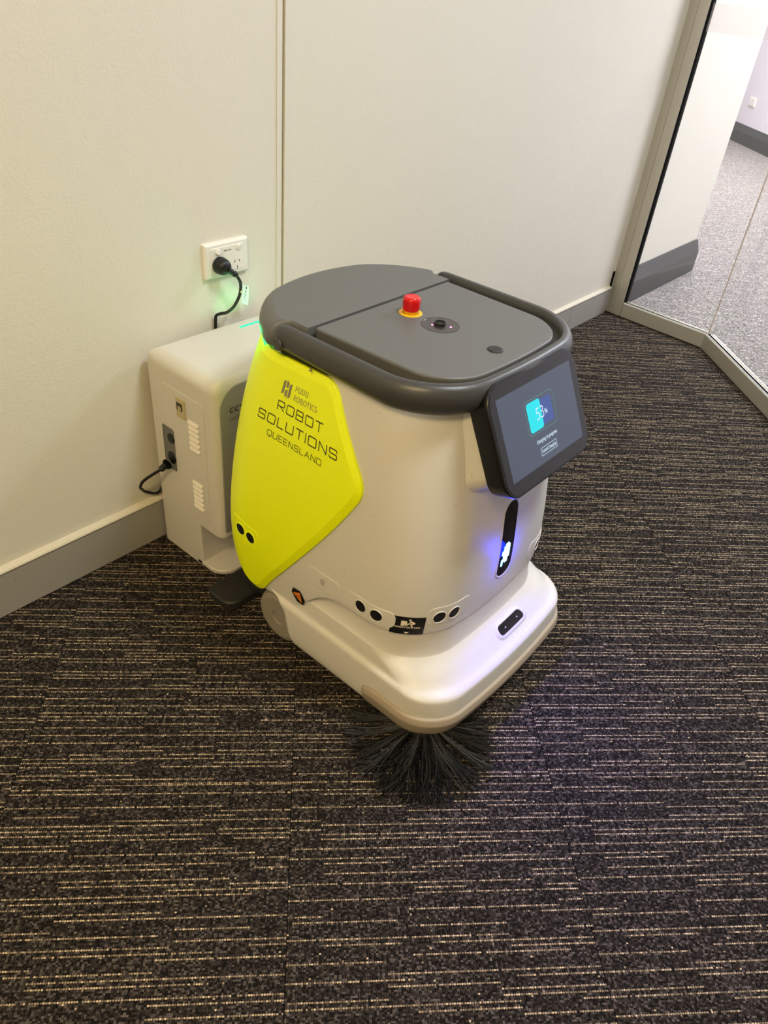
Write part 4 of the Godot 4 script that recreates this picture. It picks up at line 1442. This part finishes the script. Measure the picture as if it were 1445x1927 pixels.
func chassis() -> void:
	var m := Builder.new()
	var N := 260
	var rows := []
	for y in [0.035, 0.038, 0.041, 0.045, 0.052, 0.060, 0.072, 0.085, 0.098, 0.110, 0.120, 0.130, 0.138, 0.1415, 0.1435, 0.1455, 0.1475, 0.1493, 0.151, 0.153, 0.157, 0.162, 0.168, 0.174, 0.180, 0.185, 0.1885]:
		var r := PackedVector3Array()
		for i in N: r.append(chassis_p(10.0 * i / N, y))
		rows.append(r)
	m.grid(rows, 0, true)
	var ledge: PackedVector3Array = rows[-1]
	m.fan(rows[0], 1)
	rows = [ledge]
	for k in [[-0.006, 0.1925], [-0.013, 0.206], [-0.016, 0.226], [-0.017, 0.262]]:
		var r := PackedVector3Array()
		for i in N: r.append(surf(chassis_p, 10.0 * i / N, 0.1885, 0.0) + (surf(chassis_p, 10.0 * i / N, 0.15, k[0]) - chassis_p(10.0 * i / N, 0.15)) * Vector3(1, 0, 1) + Vector3(0, k[1] - 0.1885, 0))
		rows.append(r)
	m.grid(rows, 3, true)
	m.fan(rows[-1], 2)
	part("chassis", m, cream, bot, Vector3(0, 0.12, 0.66))
	# under-frame and wheels behind the skirt
	m = Builder.new()
	box(m, Vector3(-0.19, 0.030, 0.31), Vector3(0.19, 0.19, 0.56), 0.01)
	part("underframe", m, rubber, bot)
	for sx in [-1.0, 1.0]:
		m = Builder.new()
		lathe(m, [[0.0, 0.0], [0.0, 0.034], [0.017, 0.034], [0.018, 0.0375], [0.050, 0.0375], [0.060, 0.034], [0.0655, 0.024], [0.067, 0.012], [0.067, 0.0], [0.0, -0.002]], Vector3(sx * 0.197, 0.0675, 0.482), Vector3(sx, 0, 0), 48, [3, 4])
		part("wheel", m, mat(Color(0.56, 0.53, 0.48), 0.55), bot)
	# bumper strip round the front
	m = Builder.new()
	rows = []
	var ts := 2.66
	var P := [[-0.004, 0.1005], [0.0012, 0.1000], [0.0046, 0.0985], [0.0062, 0.0960], [0.0085, 0.0865], [0.0088, 0.0835], [0.0078, 0.0800], [0.0045, 0.0600], [0.0030, 0.0500], [0.0010, 0.0455], [-0.0030, 0.0435], [-0.0100, 0.0435]]
	for i in 221:
		var t := lerpf(ts, 10.0 - ts, i / 220.0)
		var e := minf(i, 220 - i) / 7.0
		var sc := 1.0 if e >= 1.0 else sqrt(1.0 - (1.0 - e) ** 2)
		var r := PackedVector3Array()
		for k in P:
			var y: float = lerpf(0.060, k[1], lerpf(0.45, 1.0, sc)) if k[1] > 0.06 else k[1]
			r.append(surf(chassis_p, t, y, lerpf(-0.002, k[0], minf(1.0, sc * 1.6)) if k[0] > 0 else k[0]))
		rows.append(r)
	m.grid(rows, 0)
	m.fan(rows[0], 1); m.fan(rows[-1], 2)
	part("bumper", m, cream_low, bot, Vector3(0, 0.07, 0.6), "beige front bumper strip")
	# obstacle sensor on the front slope
	var cp := func(a: float, b: float, h: float) -> Vector3:
		var y := 0.1675 + b * 0.55
		var x := 0.034 + a
		var t := 5.0 + x / 0.145
		return surf(chassis_p, t, y, h)
	m = Builder.new()
	plate(m, dense(rect2(0.108, 0.045, 0.020, 6), 0.008), cp, [[-0.001, -0.002], [0.003, 0.0022], [0.0075, 0.0034], [0.0100, 0.0036], [0.0112, 0.0022]], 0, false)
	var os := part("obstacle_sensor", m, cream, bot, Vector3(0, 0.1, 0.7))
	m = Builder.new()
	plate(m, dense(rect2(0.0865, 0.0235, 0.009, 6), 0.008), cp, [[0, -0.001], [0.0002, 0.0024]], 3)
	part("dark_glass", m, mat(Color(0.035, 0.033, 0.035), 0.18), os, Vector3(0, 0.1, 0.7))
	for a in [-0.021, 0.023]:
		m = Builder.new()
		plate(m, circle2(0.0019, 14, a, 0.0), cp, [[0, 0.0022], [0.0002, 0.0030]], 1)
		part("sensor_eye", m, mat(Color(0.75, 0.74, 0.72), 0.3), os, Vector3(0, 0.1, 0.7))
	# rear squeegee bar
	m = Builder.new()
	block(m, rounded([[-0.262, 0.262, 0.022], [0.262, 0.262, 0.022], [0.262, 0.350, 0.030], [-0.262, 0.350, 0.030]], 8), flat(Vector3.ZERO, Vector3.RIGHT, Vector3.BACK, Vector3.UP), 0.026, 0.004, 0.001)
	part("squeegee", m, rubber, bot)

func brush() -> void:
	var hub := Vector3(-0.213, 0.0, 0.878)
	var m := Builder.new()
	lathe(m, [[0.0, 0.060], [0.024, 0.060], [0.030, 0.054], [0.034, 0.042], [0.030, 0.036], [0.0, 0.035]], hub, Vector3.UP, 32)
	var b := part("side_brush", m, black, bot, Vector3.INF, "round side brush of long black bristles")
	var rng := RandomNumberGenerator.new()
	rng.seed = 77
	var mats := [mat(Color(0.05, 0.05, 0.052), 0.25), mat(Color(0.24, 0.24, 0.245), 0.22), mat(Color(0.07, 0.068, 0.066), 0.25), mat(Color(0.18, 0.178, 0.175), 0.22)]
	var tufts := 38
	for k in tufts:
		var base := TAU * (k / 2) / (tufts / 2) + rng.randf_range(-0.07, 0.07)
		var messy := sin(base) > -0.2 and cos(base) < -0.35    # the trodden side, at the left of the fan
		m = Builder.new()
		for i in 24:
			var a := base + rng.randfn(0.0, 0.035)
			var spread := rng.randfn(0.0, 0.062 if not messy else 0.22)
			var len := rng.randf_range(0.130, 0.158) * (1.0 if rng.randf() > 0.12 else 0.8)
			var bend := rng.randf_range(-0.10, 0.10) * (1.0 if not messy else 5.0)
			var y0 := rng.randf_range(0.036, 0.052)
			var y1 := absf(rng.randfn(0.0, 0.007)) + 0.0012
			var r := rng.randf_range(0.0006, 0.0009)
			var prev := []
			for j in 7:
				var f := j / 6.0
				var ang := a + spread * f + bend * f * f
				var rad := lerpf(0.030, len, f)
				var y := lerpf(y0, y1, 1.0 - (1.0 - f) ** 1.6)
				var c := hub + Vector3(cos(ang) * rad, y, sin(ang) * rad)
				var across := Vector3(-sin(ang), 0, cos(ang))
				var ring := [c + across * r, c + Vector3(0, r * 1.5, 0), c - across * r]
				if j:
					for q in 3: m.quad(prev[q], prev[(q + 1) % 3], ring[(q + 1) % 3], ring[q], i % 30)
				prev = ring
		part("tuft", m, mats[k % 4], b, Vector3.INF, "", false)
